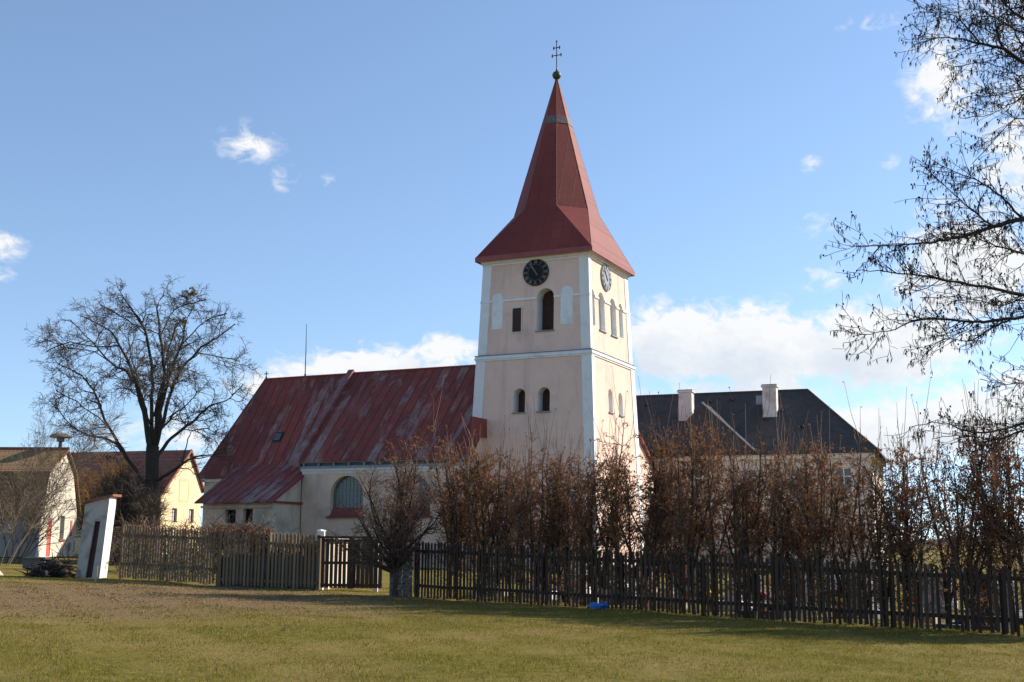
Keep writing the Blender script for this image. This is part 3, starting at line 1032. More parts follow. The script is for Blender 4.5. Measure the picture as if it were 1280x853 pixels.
# lean-to against the far side of the tower
mb = MB()
lz = lambda y: 8.31 - .61 * (y - 7.88)
mb.prism([(-.12, 7.15, 0), (-.12, 12.2, 0), (-.12, 12.2, lz(12.2) - .12), (-.12, 7.15, lz(7.15) - .12)], (-5.5, 0, 0))
AN = mb.build('annex_wall', M['peach'], CH)
mb = MB()
mb.prism([(.10, 7.12, lz(7.12)), (.10, 12.6, lz(12.6)), (.10, 12.6, lz(12.6) - .12), (.10, 7.12, lz(7.12) - .12)], (-5.9, 0, 0))
mb.build('annex_roof', M['red_trim'], CH)

# ------------------------------------------------------------------ the rectory behind the hedge on the right
t2 = radians(21)
RC = at(1098, 563, 75); RCZ = RC.z
RE = empty('rectory', (RC.x, RC.y, 0), -t2)
tag(RE, 'long rectory with dark slate hipped roof, two pale chimneys and a cross gable', 'house')
RL, RW = 23.0, 11.0
W_ = MB()
wins = []
for i in range(7):
    for z0 in (1.2, 4.6):
        wins.append(rect(-2.2 - i * 3.0, 1.05, z0, z0 + 1.7))
wall_face(W_, lambda s, z: Vector((s, .35, z)), (0, 1, 0), [(-RL, 0), (-.45, 0), (-.45, RCZ - .1), (-RL, RCZ - .1)], wins, .18)
W_.face([(-.45, .35, 0), (-.45, RW - .4, 0), (-.45, RW - .4, RCZ - .1), (-.45, .35, RCZ - .1)])
W_.face([(-RL, .35, 0), (-RL, RW - .4, 0), (-RL, RW - .4, RCZ - .1), (-RL, .35, RCZ - .1)])
W_.face([(-RL, RW - .4, 0), (-.45, RW - .4, 0), (-.45, RW - .4, RCZ - .1), (-RL, RW - .4, RCZ - .1)])
RWALL = W_.build('wall', M['rectory'], RE)
mb = MB(); mb.box(-RL, -.30, .15, .345, RCZ - .42, RCZ - .12); mb.box(-.445, -.25, .15, RW - .3, RCZ - .42, RCZ - .12); mb.build('cornice', M['cornice'], RWALL)
for q in wins:
    c = (q[0][0] + q[1][0]) / 2; z0, z1 = q[0][1], q[2][1]
    if c > -17.5 and True:
        mb = MB()
        mb.box(c - .53, c + .53, .50, .54, z0, z1)
        mb.mi = 1
        for a, b, zz0, zz1 in ((c - .52, c - .44, z0, z1), (c + .44, c + .52, z0, z1), (c - .04, c + .04, z0, z1)):
            mb.box(a, b, .45, .498, zz0, zz1)
        for zz in (z0, z0 + 1.1, z1 - .08):
            mb.box(c - .438, c - .042, .452, .497, zz, zz + .08); mb.box(c + .042, c + .438, .452, .497, zz, zz + .08)
        mb.build('window', [M['glass'], M['white_frame']], RWALL)
ZRr = 11.93
rxr = -4.85
mb = slab_roof([[(-RL, 0, RCZ), (0, 0, RCZ), (rxr, RW / 2, ZRr), (-RL, RW / 2, ZRr)],
                [(0, RW, RCZ), (-RL, RW, RCZ), (-RL, RW / 2, ZRr), (rxr, RW / 2, ZRr)],
                [(0, 0, RCZ), (0, RW, RCZ), (rxr, RW / 2, ZRr)],
                [(.0, 0, RCZ), (.38, .1, RCZ - .55), (.38, RW, RCZ - .55), (0, RW, RCZ)]], .12)
RR = mb.build('roof', M['slate'], RE)
mb = MB(); mb.tube([(-RL, RW / 2, ZRr + .03), (rxr, RW / 2, ZRr + .03)], .09, 6); mb.tube([(rxr, RW / 2, ZRr + .02), (0, 0, RCZ + .02)], .07, 6); mb.build('ridge_cap', M['slate'], RR)
for (x, y, zt) in ((-12.87, 3.4, 11.83), (-7.12, 3.5, 11.98)):
    mb = MB()
    mb.box(x - .46, x + .46, y - .4, y + .4, 8.9, zt)
    mb.box(x - .54, x + .54, y - .48, y + .48, zt - .02, zt + .12)
    ch = mb.build('chimney', M['chimney_w'], RR, bevel=.01)
    mb = MB(); mb.box(x - .5, x + .5, y - .43, y + .43, zt + .121, zt + .17); mb.build('chimney_cap', M['concrete'], ch)
mb = MB(); mb.box(-8.15, -7.62, 3.9, 4.05, 10.9, 11.5); mb.build('roof_hatch', M['bluegrey'], RR)
for x, y in ((-11.5, 4.7), (-10, 4.8), (-6.9, 4.4), (-6.4, 3.6), (-4.9, 2.1), (-16, 4.6), (-9, 1.5), (-7.4, 2.9)):
    z = RCZ + (ZRr - RCZ) / (RW / 2) * y
    mb = MB(); mb.box(x - .12, x + .12, y - .2, y + .12, z, z + .14)
    mb.build('roof_vent', M['iron'], RR)
# cross gable
gx, gz_, gl, gr, gy = -11.32, 10.86, -14.2, -7.62, 1.6
yb = (gz_ - RCZ) / ((ZRr - RCZ) / (RW / 2)) + .3
mb = slab_roof([[(gl, -.12, RCZ + .15), (gx, gy, gz_), (gx, yb, gz_), (gl, .6, RCZ + .15)], [(gr, -.12, RCZ + .15), (gr, .6, RCZ + .15), (gx, yb, gz_), (gx, gy, gz_)],
                [(gl, -.12, RCZ + .15), (gr, -.12, RCZ + .15), (gx, gy, gz_)]], .10)
CG = mb.build('cross_gable', M['slate'], RE)
mb = MB()
a, b = Vector((gx, gy, gz_ + .03)), Vector((gr, -.12, RCZ + .18)); dn = Vector((-.09, -.03, -.03))
mb.prism([a, b, b + dn, a + dn], (.0, -.03, .06)); mb.build('hip_cap', M['zinc'], CG)

# ------------------------------------------------------------------ yellow gabled house on the left
YH0 = at(200, 640, 82)
ty = radians(72)
YH = empty('gabled_house', (YH0.x, YH0.y, .3), ty - pi / 2)
tag(YH, 'cream gabled house with red verge tiles behind the big bare tree', 'house')
# local: +y runs away along the gable wall, -x runs back along the house
zc = -.3
outl = [(0.05, 0), (4.95, 0), (4.95, 4.95), (3.2, 7.42), (0.05, 4.42)]
mb = MB()
yw = [rect(1.72, .62, 2.45, 3.42), rect(3.80, .62, 2.45, 3.42)]
wall_face(mb, lambda s, z: Vector((0, s, z)), (-1, 0, 0), outl, yw, .14)
for y, z in ((.05, 4.42), (4.95, 4.95)):
    mb.face([(0, y, 0), (-13, y, 0), (-13, y, z), (0, y, z)])
mb.face([(-13, s, z) for s, z in outl])
YW = mb.build('wall', M['cream'], YH)
for q in yw:
    c = (q[0][0] + q[1][0]) / 2; mb = MB()
    mb.box(-.13, -.11, c - .31, c + .31, 2.45, 3.42)
    mb.mi = 1
    for a, b in ((c - .31, c - .17), (c + .17, c + .31)): mb.box(-.105, -.03, a, b, 2.45, 3.42)
    mb.box(-.104, -.04, c - .168, c + .168, 3.36, 3.42); mb.box(-.104, -.04, c - .168, c + .168, 2.45, 2.51)
    mb.build('window', [M['curtain'], M['brown_frame']], YW)
mb = MB(); wall_face(mb, lambda s, z: Vector((.012, s, z)), (-1, 0, 0), rect(2.75, 1.25, 3.86, 5.5), [rect(2.75, 1.0, 4.05, 5.3)], .02); mb.build('blind_window', M['ochre_patch'], YW)
rp = lambda x, y, z: (x, y, z)
mb = slab_roof([[(.12, -.35, 4.12), (.12, 3.2, 7.55), (-13.2, 3.2, 7.55), (-13.2, -.35, 4.12)], [(.12, 5.2, 4.70), (-13.2, 5.2, 4.70), (-13.2, 3.2, 7.55), (.12, 3.2, 7.55)]], .10)
YR = mb.build('roof', M['roof_tile'], YH)
mb = MB()
for a, b in (((-.35, 4.12), (3.2, 7.55)), ((5.2, 4.70), (3.2, 7.55))):
    mb.prism([(.125, a[0], a[1] - .16), (.125, b[0], b[1] - .16), (.125, b[0], b[1] + .06), (.125, a[0], a[1] + .06)], (.07, 0, 0))
mb.build('verge_board', M['tile_red'], YR)

# ------------------------------------------------------------------ white house at the far left
WH0 = at(47, 694, 66)
WH = empty('white_house', (WH0.x, WH0.y, WH0.z - .12), radians(-1.5))
tag(WH, 'whitewashed gable house with narrow red door and tall barred window', 'house')
mb = MB()
ow = [(0, 0), (5.15, 0), (5.15, 2.5), (4.25, 4.75), (2.95, 5.95), (.55, 4.5), (.08, 2.4)]
wd = [rect(1.34, .56, .02, 2.05), rect(3.10, .62, .98, 2.28)]
wall_face(mb, lambda s, z: Vector((0, s, z)), (-1, 0, 0), ow, wd, .12)
WW = mb.build('gable_wall', M['white_house'], WH)
mb = MB()
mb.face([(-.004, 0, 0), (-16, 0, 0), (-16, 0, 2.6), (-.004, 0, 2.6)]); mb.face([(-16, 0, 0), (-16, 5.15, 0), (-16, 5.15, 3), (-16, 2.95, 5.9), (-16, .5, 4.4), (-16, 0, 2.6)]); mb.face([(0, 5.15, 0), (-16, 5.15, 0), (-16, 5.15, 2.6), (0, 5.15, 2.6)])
SW = mb.build('side_wall', M['shaded_house'], WH)
mb = MB(); mb.box(-.11, -.05, 1.06, 1.62, .02, 2.05); mb.box(-.05, -.03, 1.1, 1.58, .1, .9); mb.box(-.05, -.03, 1.1, 1.58, 1.05, 1.95); mb.build('door', M['door_red'], WW)
mb = MB(); mb.box(-.11, -.09, 2.79, 3.41, .98, 2.28); mb.mi = 1
for k in range(6): mb.box(-.07, -.045, 2.84 + .1 * k, 2.865 + .1 * k, .98, 2.28)
mb.box(-.085, -.075, 2.79, 3.41, 1.6, 1.65)
wdw = mb.build('window', [M['dark'], M['muntin']], WW)
mb = MB(); mb.box(-.10, .07, 2.72, 3.48, .86, .978); mb.build('sill', M['tile_red'], WW)
mb = MB(); mb.box(-.03, .035, 4.25, 4.50, 1.15, 2.05); mb.box(-.03, .03, 4.25, 4.42, .3, .8); mb.build('shutter', M['door_red'], WW)
mb = MB(); mb.tube([(.02, -.10, .1), (.02, -.10, 2.3)], .06, 8); mb.box(-.06, .1, -.2, -.02, 0.02, .22); mb.build('drainpipe', M['zinc'], SW)
mb = slab_roof([[(.18, -.30, 2.2), (.18, .50, 4.66), (-16.2, .50, 4.66), (-16.2, -.30, 2.2)], [(.18, .50, 4.66), (.18, 2.95, 6.08), (-16.2, 2.95, 6.08), (-16.2, .50, 4.66)], [(.18, 5.4, 2.4), (-16.2, 5.4, 2.4), (-16.2, 4.35, 4.85), (.18, 4.35, 4.85)], [(.18, 4.35, 4.85), (-16.2, 4.35, 4.85), (-16.2, 2.95, 6.08), (.18, 2.95, 6.08)]], .12)
WR = mb.build('roof', M['roof_brown'], WH)
mb = MB(); mb.tube([(.2, 2.95, 6.1), (-16.2, 2.95, 6.1)], .09, 6); mb.build('ridge_cap', M['tile_red'], WR)
# siren on the ridge
sr = at(92, 566, 70.5)
SI = empty('siren', (sr.x - .25, WH0.y + 3.0, WH0.z + 5.98))
tag(SI, 'mushroom shaped grey siren standing on the ridge of the whitewashed house', 'siren')
mb = MB(); mb.lathe((0, 0, 0), [(.001, 0), (.10, 0), (.10, .38), (.22, .40), (.22, .62), (.12, .64)], 14); mb.build('base', M['lead'], SI, smooth=True)
mb = MB(); mb.lathe((0, 0, 0), [(.60, .63), (.62, .68), (.5, .80), (.28, .90), (.02, .94)], 18); mb.lathe((0, 0, 0), [(.12, .64), (.60, .63)], 18); mb.build('hood', M['stone'], SI, smooth=True)

# ------------------------------------------------------------------ leaning pillar and things around it
pz = gz(-13.9, 41)
PI_ = empty('leaning_pillar', (-13.62, 40.5, pz), 0)
tag(PI_, 'leaning white masonry gate pillar with tile cap and dark slot at fence end', 'pillar')
lean = lambda x, y, z: (x + z * .062, y + z * .02, z)
mb = MB()
x0, x1, y0, y1, H0, H1 = -.84, 0.0, 0.0, .72, 2.42, 2.68
fr = lambda s, z: Vector(lean(s, 0 - s * .16, z))
wall_face(mb, fr, (0, 1, 0), [(x0, -.1), (x1, -.1), (x1, H1), (x0, H0)], [[(-.50, .0), (-.27, .0), (-.22, 1.85), (-.42, 1.85)]], .12)
pt = lambda x, y, z: lean(x, y - x * .16, z)
mb.mi = 1; mb.face([pt(x1, 0, -.1), pt(x1, y1, -.1), pt(x1, y1, H1), pt(x1, 0, H1)]); mb.mi = 0
mb.face([pt(x0, 0, -.1), pt(x0, y1, -.1), pt(x0, y1, H0), pt(x0, 0, H0)])
mb.face([pt(x0, y1, -.1), pt(x1, y1, -.1), pt(x1, y1, H1), pt(x0, y1, H0)])
mb.face([pt(x0, 0, H0), pt(x1, 0, H1), pt(x1, y1, H1), pt(x0, y1, H0)])
mb.build('shaft', [M['pillar_grey'], surf('flaking white plaster', (.70, .68, .63), (.78, .76, .71), 1.6, .9, (.33, .22, .16), 1.7, .58, .64, bump_s=.5)], PI_)
mb = MB(); mb.prism([fr(s, z) + Vector((0, .10, 0)) for s, z in ((-.51, -.01), (-.26, -.01), (-.20, 1.87), (-.44, 1.87))], (0, .03, 0)); mb.build('slot', M['door_dark'], PI_)
mb = MB()
for k in range(6):
    f0, f1 = k / 6, (k + 1) / 6 - .01
    xa, xb = x0 - .12 + (x1 - x0 + .26) * f0, x0 - .12 + (x1 - x0 + .26) * f1
    za, zb = H0 + (H1 - H0) * f0, H0 + (H1 - H0) * f1
    mb.hexa([pt(xa, -.08, za + .005), pt(xb, -.08, zb + .005), pt(xb, y1 + .1, zb + .005), pt(xa, y1 + .1, za + .005),
             pt(xa, -.08, za + .07), pt(xb, -.08, zb + .07), pt(xb, y1 + .1, zb + .09), pt(xa, y1 + .1, za + .07)])
mb.build('cap', M['tile_red'], PI_)

rng = random.Random(11)
bp = empty('brush_pile', (-15.6, 41.6, gz(-15.6, 41.6)))
tag(bp, 'dark heap of cut branches and sods beside the leaning pillar', 'brush pile')
mb = MB()
for k in range(130):
    a = rng.uniform(0, 2 * pi); r = rng.uniform(0, .75)
    c = Vector((r * cos(a) * 1.2, r * sin(a), rng.uniform(.02, .55 * (1.1 - r))))
    d = Vector((rng.uniform(-1, 1), rng.uniform(-1, 1), rng.uniform(-.35, .45))).normalized() * rng.uniform(.2, .55)
    mb.tube([c - d, c + d * .2, c + d + Vector((0, 0, rng.uniform(-.1, .1)))], [.025, .02, .008], 4)
mb.build('sticks', flat('shade darkened sticks', (.022, .017, .013), .95), bp)  # stick colour darkened to stand for the shade on the heap
mb = MB()
for k in range(16):
    a = rng.uniform(0, 2 * pi); r = rng.uniform(0, .6)
    mb.ball((r * cos(a) * 1.0 + .1, r * sin(a), .12 + .35 * (1 - r / .6) * rng.random()), rng.uniform(.15, .3), 7, 1, .8)
mb.build('soil_clods', surf('dark soil', (.025, .02, .016), (.05, .038, .03), 8, .95, bump_s=.8), bp)

tr = empty('stone_trough', (-18.75, 48.2, gz(-18.7, 48.2)), .05)
tag(tr, 'grey rectangular stone trough on the grass left of the leaning pillar', 'trough')
mb = MB(); mb.box(-.42, .42, -.3, .3, .05, .42); mb.box(-.34, -.2, -.25, .25, -.05, .05); mb.box(.2, .34, -.25, .25, -.05, .05)
mb.build('body', M['concrete'], tr, bevel=.03)
mb = MB()
for a in ((-.44, .44, -.32, -.22), (-.44, .44, .22, .32), (-.44, -.34, -.22, .22), (.34, .44, -.22, .22)): mb.box(*a, .422, .49)
mb.build('rim', M['concrete'], tr, bevel=.015)


def boulder(name, loc, s, mat, seed, label):
    rg = random.Random(seed); mb = MB(); mb.ball((0, 0, .3), 1.0, 9)
    mb.v = [(x * s[0] * rg.uniform(.82, 1.12), y * s[1] * rg.uniform(.82, 1.12), z * s[2] * rg.uniform(.85, 1.1)) for x, y, z in mb.v]
    o = mb.build(name, mat, smooth=True); o.location = loc
    tag(o, label, 'boulder'); return o
boulder('boulder', (-17.35, 40.9, gz(-17.3, 40.9) - .02), (.36, .3, .17), M['sandstone'], 3, 'low mossy fieldstone lying in the grass at the left')

st = MB(); st.hexa([(-.025, -.02, -.2), (.025, -.02, -.2), (.025, .02, -.2), (-.025, .02, -.2), (-.015, -.02, .50), (.035, -.02, .50), (.035, .02, .50), (-.015, .02, .50)])
o = st.build('wooden_stake', M['wood_pale']); o.location = (-12.83, 37.8, gz(-12.83, 37.8)); o.rotation_euler = (.03, .04, .2)
tag(o, 'short pale wooden stake in the ground in front of the leaning pillar', 'stake')

# ------------------------------------------------------------------ fences
def run_frame(A, B):
    A, B = Vector((A[0], A[1], gz(*A[:2]))), Vector((B[0], B[1], gz(*B[:2])))
    L_ = (B - A).to_2d().length
    return A, B, L_, atan2(B.y - A.y, B.x - A.x)


def picket(mb, x, zb, zt, w, y0, t, rg, point=True):
    sk = rg.uniform(-.012, .012); dz = rg.uniform(-.03, .03)
    zt += dz
    xa, xb = x - w / 2, x + w / 2
    if point:
        pr = [(xa, y0, zb), (xb, y0, zb), (xb + sk, y0, zt - w * .7), (x + sk, y0, zt), (xa + sk, y0, zt - w * .7)]
    else:
        pr = [(xa, y0, zb), (xb, y0, zb), (xb + sk, y0, zt), (xa + sk, y0, zt)]
    mb.prism(pr, (0, t, 0))


def fence(name, A, B, label, hA, hB, pitch, w, bays, mat, rails, low, seed, post_h=1.02, post_w=.11):
    rg = random.Random(seed)
    A, B, L_, rz = run_frame(A, B)
    root = empty(name, A, rz)
    tag(root, label, 'fence')
    dzt = B.z - A.z
    Z = lambda x: dzt * x / L_
    Hh = lambda x: hA + (hB - hA) * x / L_
    bl = L_ / bays
    for b in range(bays):
        mb = MB(); x = b * bl + pitch * .6
        while x < (b + 1) * bl - pitch * .25:
            if rg.random() > .012:
                picket(mb, x + rg.uniform(-.008, .008), Z(x) + low + rg.uniform(-.03, .03), Z(x) + Hh(x), w * rg.uniform(.85, 1.1), -.025, .022, rg)
            x += pitch
        mb.build('picket_panel', mat, root)
        for fr_ in rails:
            x0_, x1_ = b * bl + .01, (b + 1) * bl - .01
            mb = MB()
            z0_, z1_ = Z(x0_) + fr_ * Hh(x0_), Z(x1_) + fr_ * Hh(x1_)
            sag = rg.uniform(-.02, .01)
            xm = (x0_ + x1_) / 2; zm = (z0_ + z1_) / 2 + sag
            for (p, zp, q, zq) in ((x0_, z0_, xm, zm), (xm, zm, x1_, z1_)):
                mb.hexa([(p, .0, zp - .04), (q, .0, zq - .04), (q, .05, zq - .04), (p, .05, zp - .04), (p, .0, zp + .04), (q, .0, zq + .04), (q, .05, zq + .04), (p, .05, zp + .04)])
            mb.build('rail', mat, root)
    for b in range(bays + 1):
        x = b * bl; mb = MB(); hh = Hh(x) * post_h * .97
        mb.box(x - post_w / 2, x + post_w / 2, .052, .052 + post_w, Z(x) - .3, Z(x) + hh)
        mb.build('post', mat, root)
    return root, Z, L_


GATE_L, GATE_R = (-5.62, 36.0), (-3.72, 35.6)
fence('picket_fence', (-12.95, 40.4), (-7.75 - 1.35, 37.72), 'weathered brown picket fence running from the leaning pillar, vines on top', 1.78, 1.72, .135, .086, 2, M['wood_grey'], (.82, .30), .06, 3)
fl2, _, _ = fence('picket_fence', (-9.02, 37.68), (-5.72, 36.05), 'greyer weathered picket fence backed by low concrete board beside the gate', 1.72, 1.62, .135, .078, 2, M['wood_grey'], (.80, .12), .05, 4)
mb = MB(); mb.box(.05, 3.62, .17, .23, -.1, .98)
mb.build('backing_board', M['concrete'], fl2)
fence('picket_fence', (-2.62, 33.22), (11.3, 22.55), 'long dark picket fence below the hornbeam hedge', 1.50, 1.27, .113, .066, 8, M['wood_dark'], (.83, .22), .02, 7, .93, .09)

# gate with two leaves
A, B, L_, rz = run_frame(GATE_L, GATE_R)
G = empty('picket_gate', A, rz)
tag(G, 'dark two leafed picket gate between the white post and stone pier', 'gate')
rg = random.Random(21)
H = 1.50
for s0, s1 in ((.02, L_ / 2 - .012), (L_ / 2 + .012, L_ - .02)):
    mb = MB(); n = 7; w = (s1 - s0) / n
    for k in range(n):
        x = s0 + w * (k + .5)
        picket(mb, x, .08, H, w * (.73 if s0 < .5 else .88), -.03, .024, rg, False)
    leaf = mb.build('gate_leaf', M['wood_dark'], G)
    mb = MB()
    for z in (H - .05, .80, .16): mb.box(s0, s1, -.005, .035, z - .04, z + .04)
    mb.build('rail', M['wood_dark'], leaf)
mb = MB(); mb.box(L_ / 2 - .08, L_ / 2 + .08, -.055, -.031, .06, H + .01); mb.build('stile', M['wood_dark'], G)
mb = MB(); mb.box(-.10, L_ + .05, -.06, .04, H + .012, H + .075); mb.build('top_beam', M['wood_dark'], G)
for nm, lb, x, y, hh, w in (('gate_post', 'square white gate post at the left of the dark gate', -5.66, 36.28, 1.72, .20), ('gate_post', 'white post top behind the right leaf of the dark gate', -4.02, 36.4, 1.60, .14)):
    mb = MB(); mb.box(-w / 2, w / 2, -w / 2, w / 2, -.2, hh); mb.lathe((0, 0, 0), [(w * .75, hh), (w * .75, hh + .03), (.02, hh + .06)], 4)
    o = mb.build(nm, M['white_post'], bevel=.01); o.location = (x, y, gz(x, y)); tag(o, lb, 'post')
mb = MB()   # white wall running back from the gate
mb.box(0, .16, 0, 9.0, -.2, 1.42); 
o = mb.build('low_wall', M['grey_plaster']); o.location = (-5.62, 36.6, gz(-5.6, 37)); o.rotation_euler = (0, 0, radians(2)); tag(o, 'low pale plastered wall running back behind the left gate leaf', 'wall')
mb = MB(); mb.box(-.14, .30, -.04, 9.04, 1.421, 1.50); mb.build('coping', M['white_post'], o)

sp2 = empty('stone_pier', (-3.02, 33.62, gz(-2.9, 33.5)), .1)
tag(sp2, 'mottled grey fieldstone gate pier with flat capstone behind bushy hornbeam', 'pier')
mb = MB(); rg = random.Random(8)
for r in range(7):
    z = r * .18; xx = -.32
    while xx < .30:
        w = rg.uniform(.16, .3); x1_ = min(.32, xx + w)
        j = rg.uniform(0, .03)
        mb.box(xx + .006, x1_ - .006, -.32 - j, .32 + j, z + .006, z + .174); xx = x1_
mb.build('masonry', M['stone'], sp2, bevel=.025)
mb = MB(); mb.box(-.42, .42, -.42, .42, 1.265, 1.36); mb.build('capstone', M['stone'], sp2, bevel=.02)
mb = MB(); mb.box(.345, .37, -.2, .25, .1, 1.2); mb.build('sunlit_face', M['limewash'], sp2)  # pale slab paints the sunlight on the pier's right side

mb = MB(); rg = random.Random(4)   # blue plastic bag
n = 16
for k in range(8):
    for j in range(n):
        tt = 2 * pi * j / n; lob = 1 + .28 * sin(3 * tt + 1.3 + .6 * k) + .16 * sin(5 * tt + k)
        rr = .2 * sin(pi * (k + .5) / 8.4) ** .7 * lob * rg.uniform(.86, 1.14)
        mb.v.append((rr * 1.6 * cos(tt), rr * .9 * sin(tt), .17 * (k / 7) ** .8 * (1 + .35 * cos(tt * 2 + .5)) + rg.uniform(-.018, .018)))
for k in range(7):
    for j in range(n):
        l = (j + 1) % n; mb.f.append((k * n + j, k * n + l, (k + 1) * n + l, (k + 1) * n + j)); mb.m.append(0)
mb.face([mb.v[7 * n + j] for j in range(n)])
mb.tube([(.1, 0, .14), (.16, .02, .24), (.24, .0, .2)], [.03, .02, .03], 5)
o = mb.build('plastic_bag', M['blue_plastic']); o.scale = (.75, .75, .7); o.location = (2.12, 29.42, gz(2.1, 29.4)); o.rotation_euler = (0, 0, -.6); tag(o, 'crumpled bright blue plastic bag at the foot of the dark fence', 'bag')

# ------------------------------------------------------------------ branching plants
def rnd_perp(d, rg):
    v = Vector((rg.gauss(0, 1), rg.gauss(0, 1), rg.gauss(0, 1)))
    v -= d * v.dot(d)
    return v.normalized() if v.length > 1e-5 else Vector((1, 0, 0))


def spawn(out, pts, rad, lvl, spec, rg):
    """children along a polyline"""
    if lvl >= len(spec): return
    sp = spec[lvl]
    seg = [(pts[i + 1] - pts[i]).length for i in range(len(pts) - 1)]
    tot = sum(seg)
    k = max(1, int(sp['per_m'] * tot * rg.uniform(.85, 1.15) + .5))
    for _ in range(k):
        t_ = rg.uniform(sp.get('t0', .2), 1.0)
        d_ = t_ * tot; i = 0
        while i < len(seg) - 1 and d_ > seg[i]: d_ -= seg[i]; i += 1
        f = d_ / max(seg[i], 1e-6)
        p = pts[i].lerp(pts[i + 1], min(1, f)); r = rad[i] + (rad[i + 1] - rad[i]) * min(1, f)
        d = (pts[i + 1] - pts[i]).normalized()
        ang = radians(rg.uniform(*sp['ang']))
        nd = (d * cos(ang) + rnd_perp(d, rg) * sin(ang)).normalized()
        L = rg.uniform(*sp['len']) * (1.15 - .55 * t_)
        grow(out, p, nd, L, min(r * .75, sp['r']), lvl, spec, rg)


def grow(out, p, d, L, r, lvl, spec, rg):
    sp = spec[lvl]
    n = sp.get('seg', 4)
    pts = [p]; rad = [r]
    bias = Vector(sp.get('bias', (0, 0, 0)))
    for i in range(n):
        d = (d + Vector((rg.gauss(0, 1), rg.gauss(0, 1), rg.gauss(0, 1))) * sp.get('wob', .12) + bias).normalized()
        p = p + d * (L / n)
        pts.append(p); rad.append(max(sp.get('rmin', .003), r * (1 - .75 * (i + 1) / n)))
    out.append((lvl, pts, rad))
    spawn(out, pts, rad, lvl + 1, spec, rg)


def limb_path(pts, rg, n=5, wob=.12):
    """smooth path through guide points"""
    P = [Vector(p) for p in pts]
    res = []
    for i in range(len(P) - 1):
        p0, p1, p2, p3 = P[max(i - 1, 0)], P[i], P[i + 1], P[min(i + 2, len(P) - 1)]
        for k in range(n):
            t_ = k / n
            q = .5 * ((2 * p1) + (p2 - p0) * t_ + (2 * p0 - 5 * p1 + 4 * p2 - p3) * t_ ** 2 + (3 * p1 - p0 - 3 * p2 + p3) * t_ ** 3)
            if i or k: q = q + Vector((rg.gauss(0, 1), rg.gauss(0, 1), rg.gauss(0, 1))) * wob * (P[i + 1] - P[i]).length / n
            res.append(q)
    res.append(P[-1])
    return res


def tubes(items, name, mat, parent, sides=lambda lvl: 3, origin=None):
    mb = MB()
    o = origin or Vector((0, 0, 0))
    for lvl, pts, rad in items:
        mb.tube([p - o for p in pts], rad, sides(lvl), cap=False)
    return mb.build(name, mat, parent, smooth=True)


# --- the big bare lime tree on the left
rg = random.Random(77)
D = 62.0
base = at(190, 600, D); base.z = gz(base.x, D)
LT = empty('lime_tree', base)
tag(LT, 'tall spreading bare lime tree with thick forked trunk before the cream house', 'tree')
def lp(*q): return [at(x, y, D + dy) for x, y, dy in q]
fork = at(191, 558, D)
trunk = limb_path([base + Vector((.1, 0, -.2)), base + Vector((0, 0, 1.2)), at(189, 620, D), at(190, 580, D), fork], rg, 4, .03)
limbs = [
    (lp((190, 580, 0), (186, 540, -.6), (178, 505, -1.5), (168, 470, -2), (148, 430, -2.5), (132, 410, -2.6), (100, 395, -3)), .30),
    (lp((186, 560, 0), (179, 515, .8), (163, 470, 1.6), (140, 455, 2.2), (112, 425, 2.6), (88, 400, 3)), .26),
    (lp((191, 570, 0), (189, 520, .5), (190, 470, .6), (183, 420, .3), (168, 392, .2), (152, 368, .2)), .30),
    (lp((192, 565, 0), (197, 520, -.5), (205, 470, -1), (201, 420, -1.3), (196, 386, -1.6), (205, 368, -1.5)), .32),
    (lp((194, 560, 0), (201, 515, 1), (214, 465, 1.6), (227, 430, 2), (233, 402, 2.4), (243, 382, 2.2)), .28),
    (lp((195, 560, 0), (207, 510, -1), (222, 468, -2), (246, 440, -2.5), (272, 422, -3), (294, 405, -3)), .26),
    (lp((196, 572, 0), (215, 548, 1), (240, 528, 1.5), (262, 508, 1.5), (284, 500, 1.3), (304, 480, 1)), .24),
    (lp((160, 575, 0), (148, 558, .5), (132, 548, .9), (112, 545, 1.2), (88, 530, 1.3), (62, 500, 1.4)), .22),
    (lp((180, 605, -.4), (158, 570, -.8), (136, 535, -1.6), (120, 495, -2), (102, 470, -2.4), (72, 455, -2.6)), .24),
    (lp((196, 600, -.3), (214, 590, -1.2), (228, 580, -1.4), (245, 571, -1.6), (262, 569, -1.7), (278, 566, -1.7)), .22),
    (lp((194, 548, 0), (216, 520, 2.2), (235, 505, 3.2), (248, 488, 3.8)), .16),
    (lp((228, 580, -1.4), (232, 560, -1.4), (240, 540, -1.2), (262, 535, -1.0)), .10),
    (lp((188, 530, .2), (176, 490, 3), (165, 450, 4.2), (160, 420, 4.6)), .16),
    (lp((150, 432, -2.4), (120, 434, -2.9), (88, 428, -3.0), (58, 440, -3.0)), .10),
    (lp((136, 535, -1.6), (104, 508, -.6), (70, 488, 0)), .09),
    (lp((244, 441, -2.4), (272, 446, -1.6), (300, 452, -1.0)), .09),
    (lp((226, 432, 2.0), (256, 402, 1.4), (284, 392, 1.2)), .10),
    (lp((201, 420, -1.3), (218, 388, -.4), (258, 374, .2)), .09),
    (lp((140, 455, 2.2), (118, 440, 1.6), (84, 436, 1.0)), .09),
    (lp((183, 420, .3), (160, 400, 1.2), (126, 382, 1.6)), .09),
    (lp((192, 520, 0), (203, 480, -3), (210, 440, -4), (222, 405, -4.2)), .16),
]
out = []
spec = [None,
        dict(per_m=1.9, t0=.36, ang=(25, 70), len=(1.1, 2.6), r=.032, seg=7, wob=.22, bias=(0, 0, -.01)),
        dict(per_m=4.3, t0=.12, ang=(25, 70), len=(.55, 1.3), r=.016, seg=5, wob=.24, bias=(0, 0, .0), rmin=.010),
        dict(per_m=10.5, t0=.12, ang=(25, 75), len=(.2, .5), r=.009, seg=3, wob=.25, rmin=.0075)]
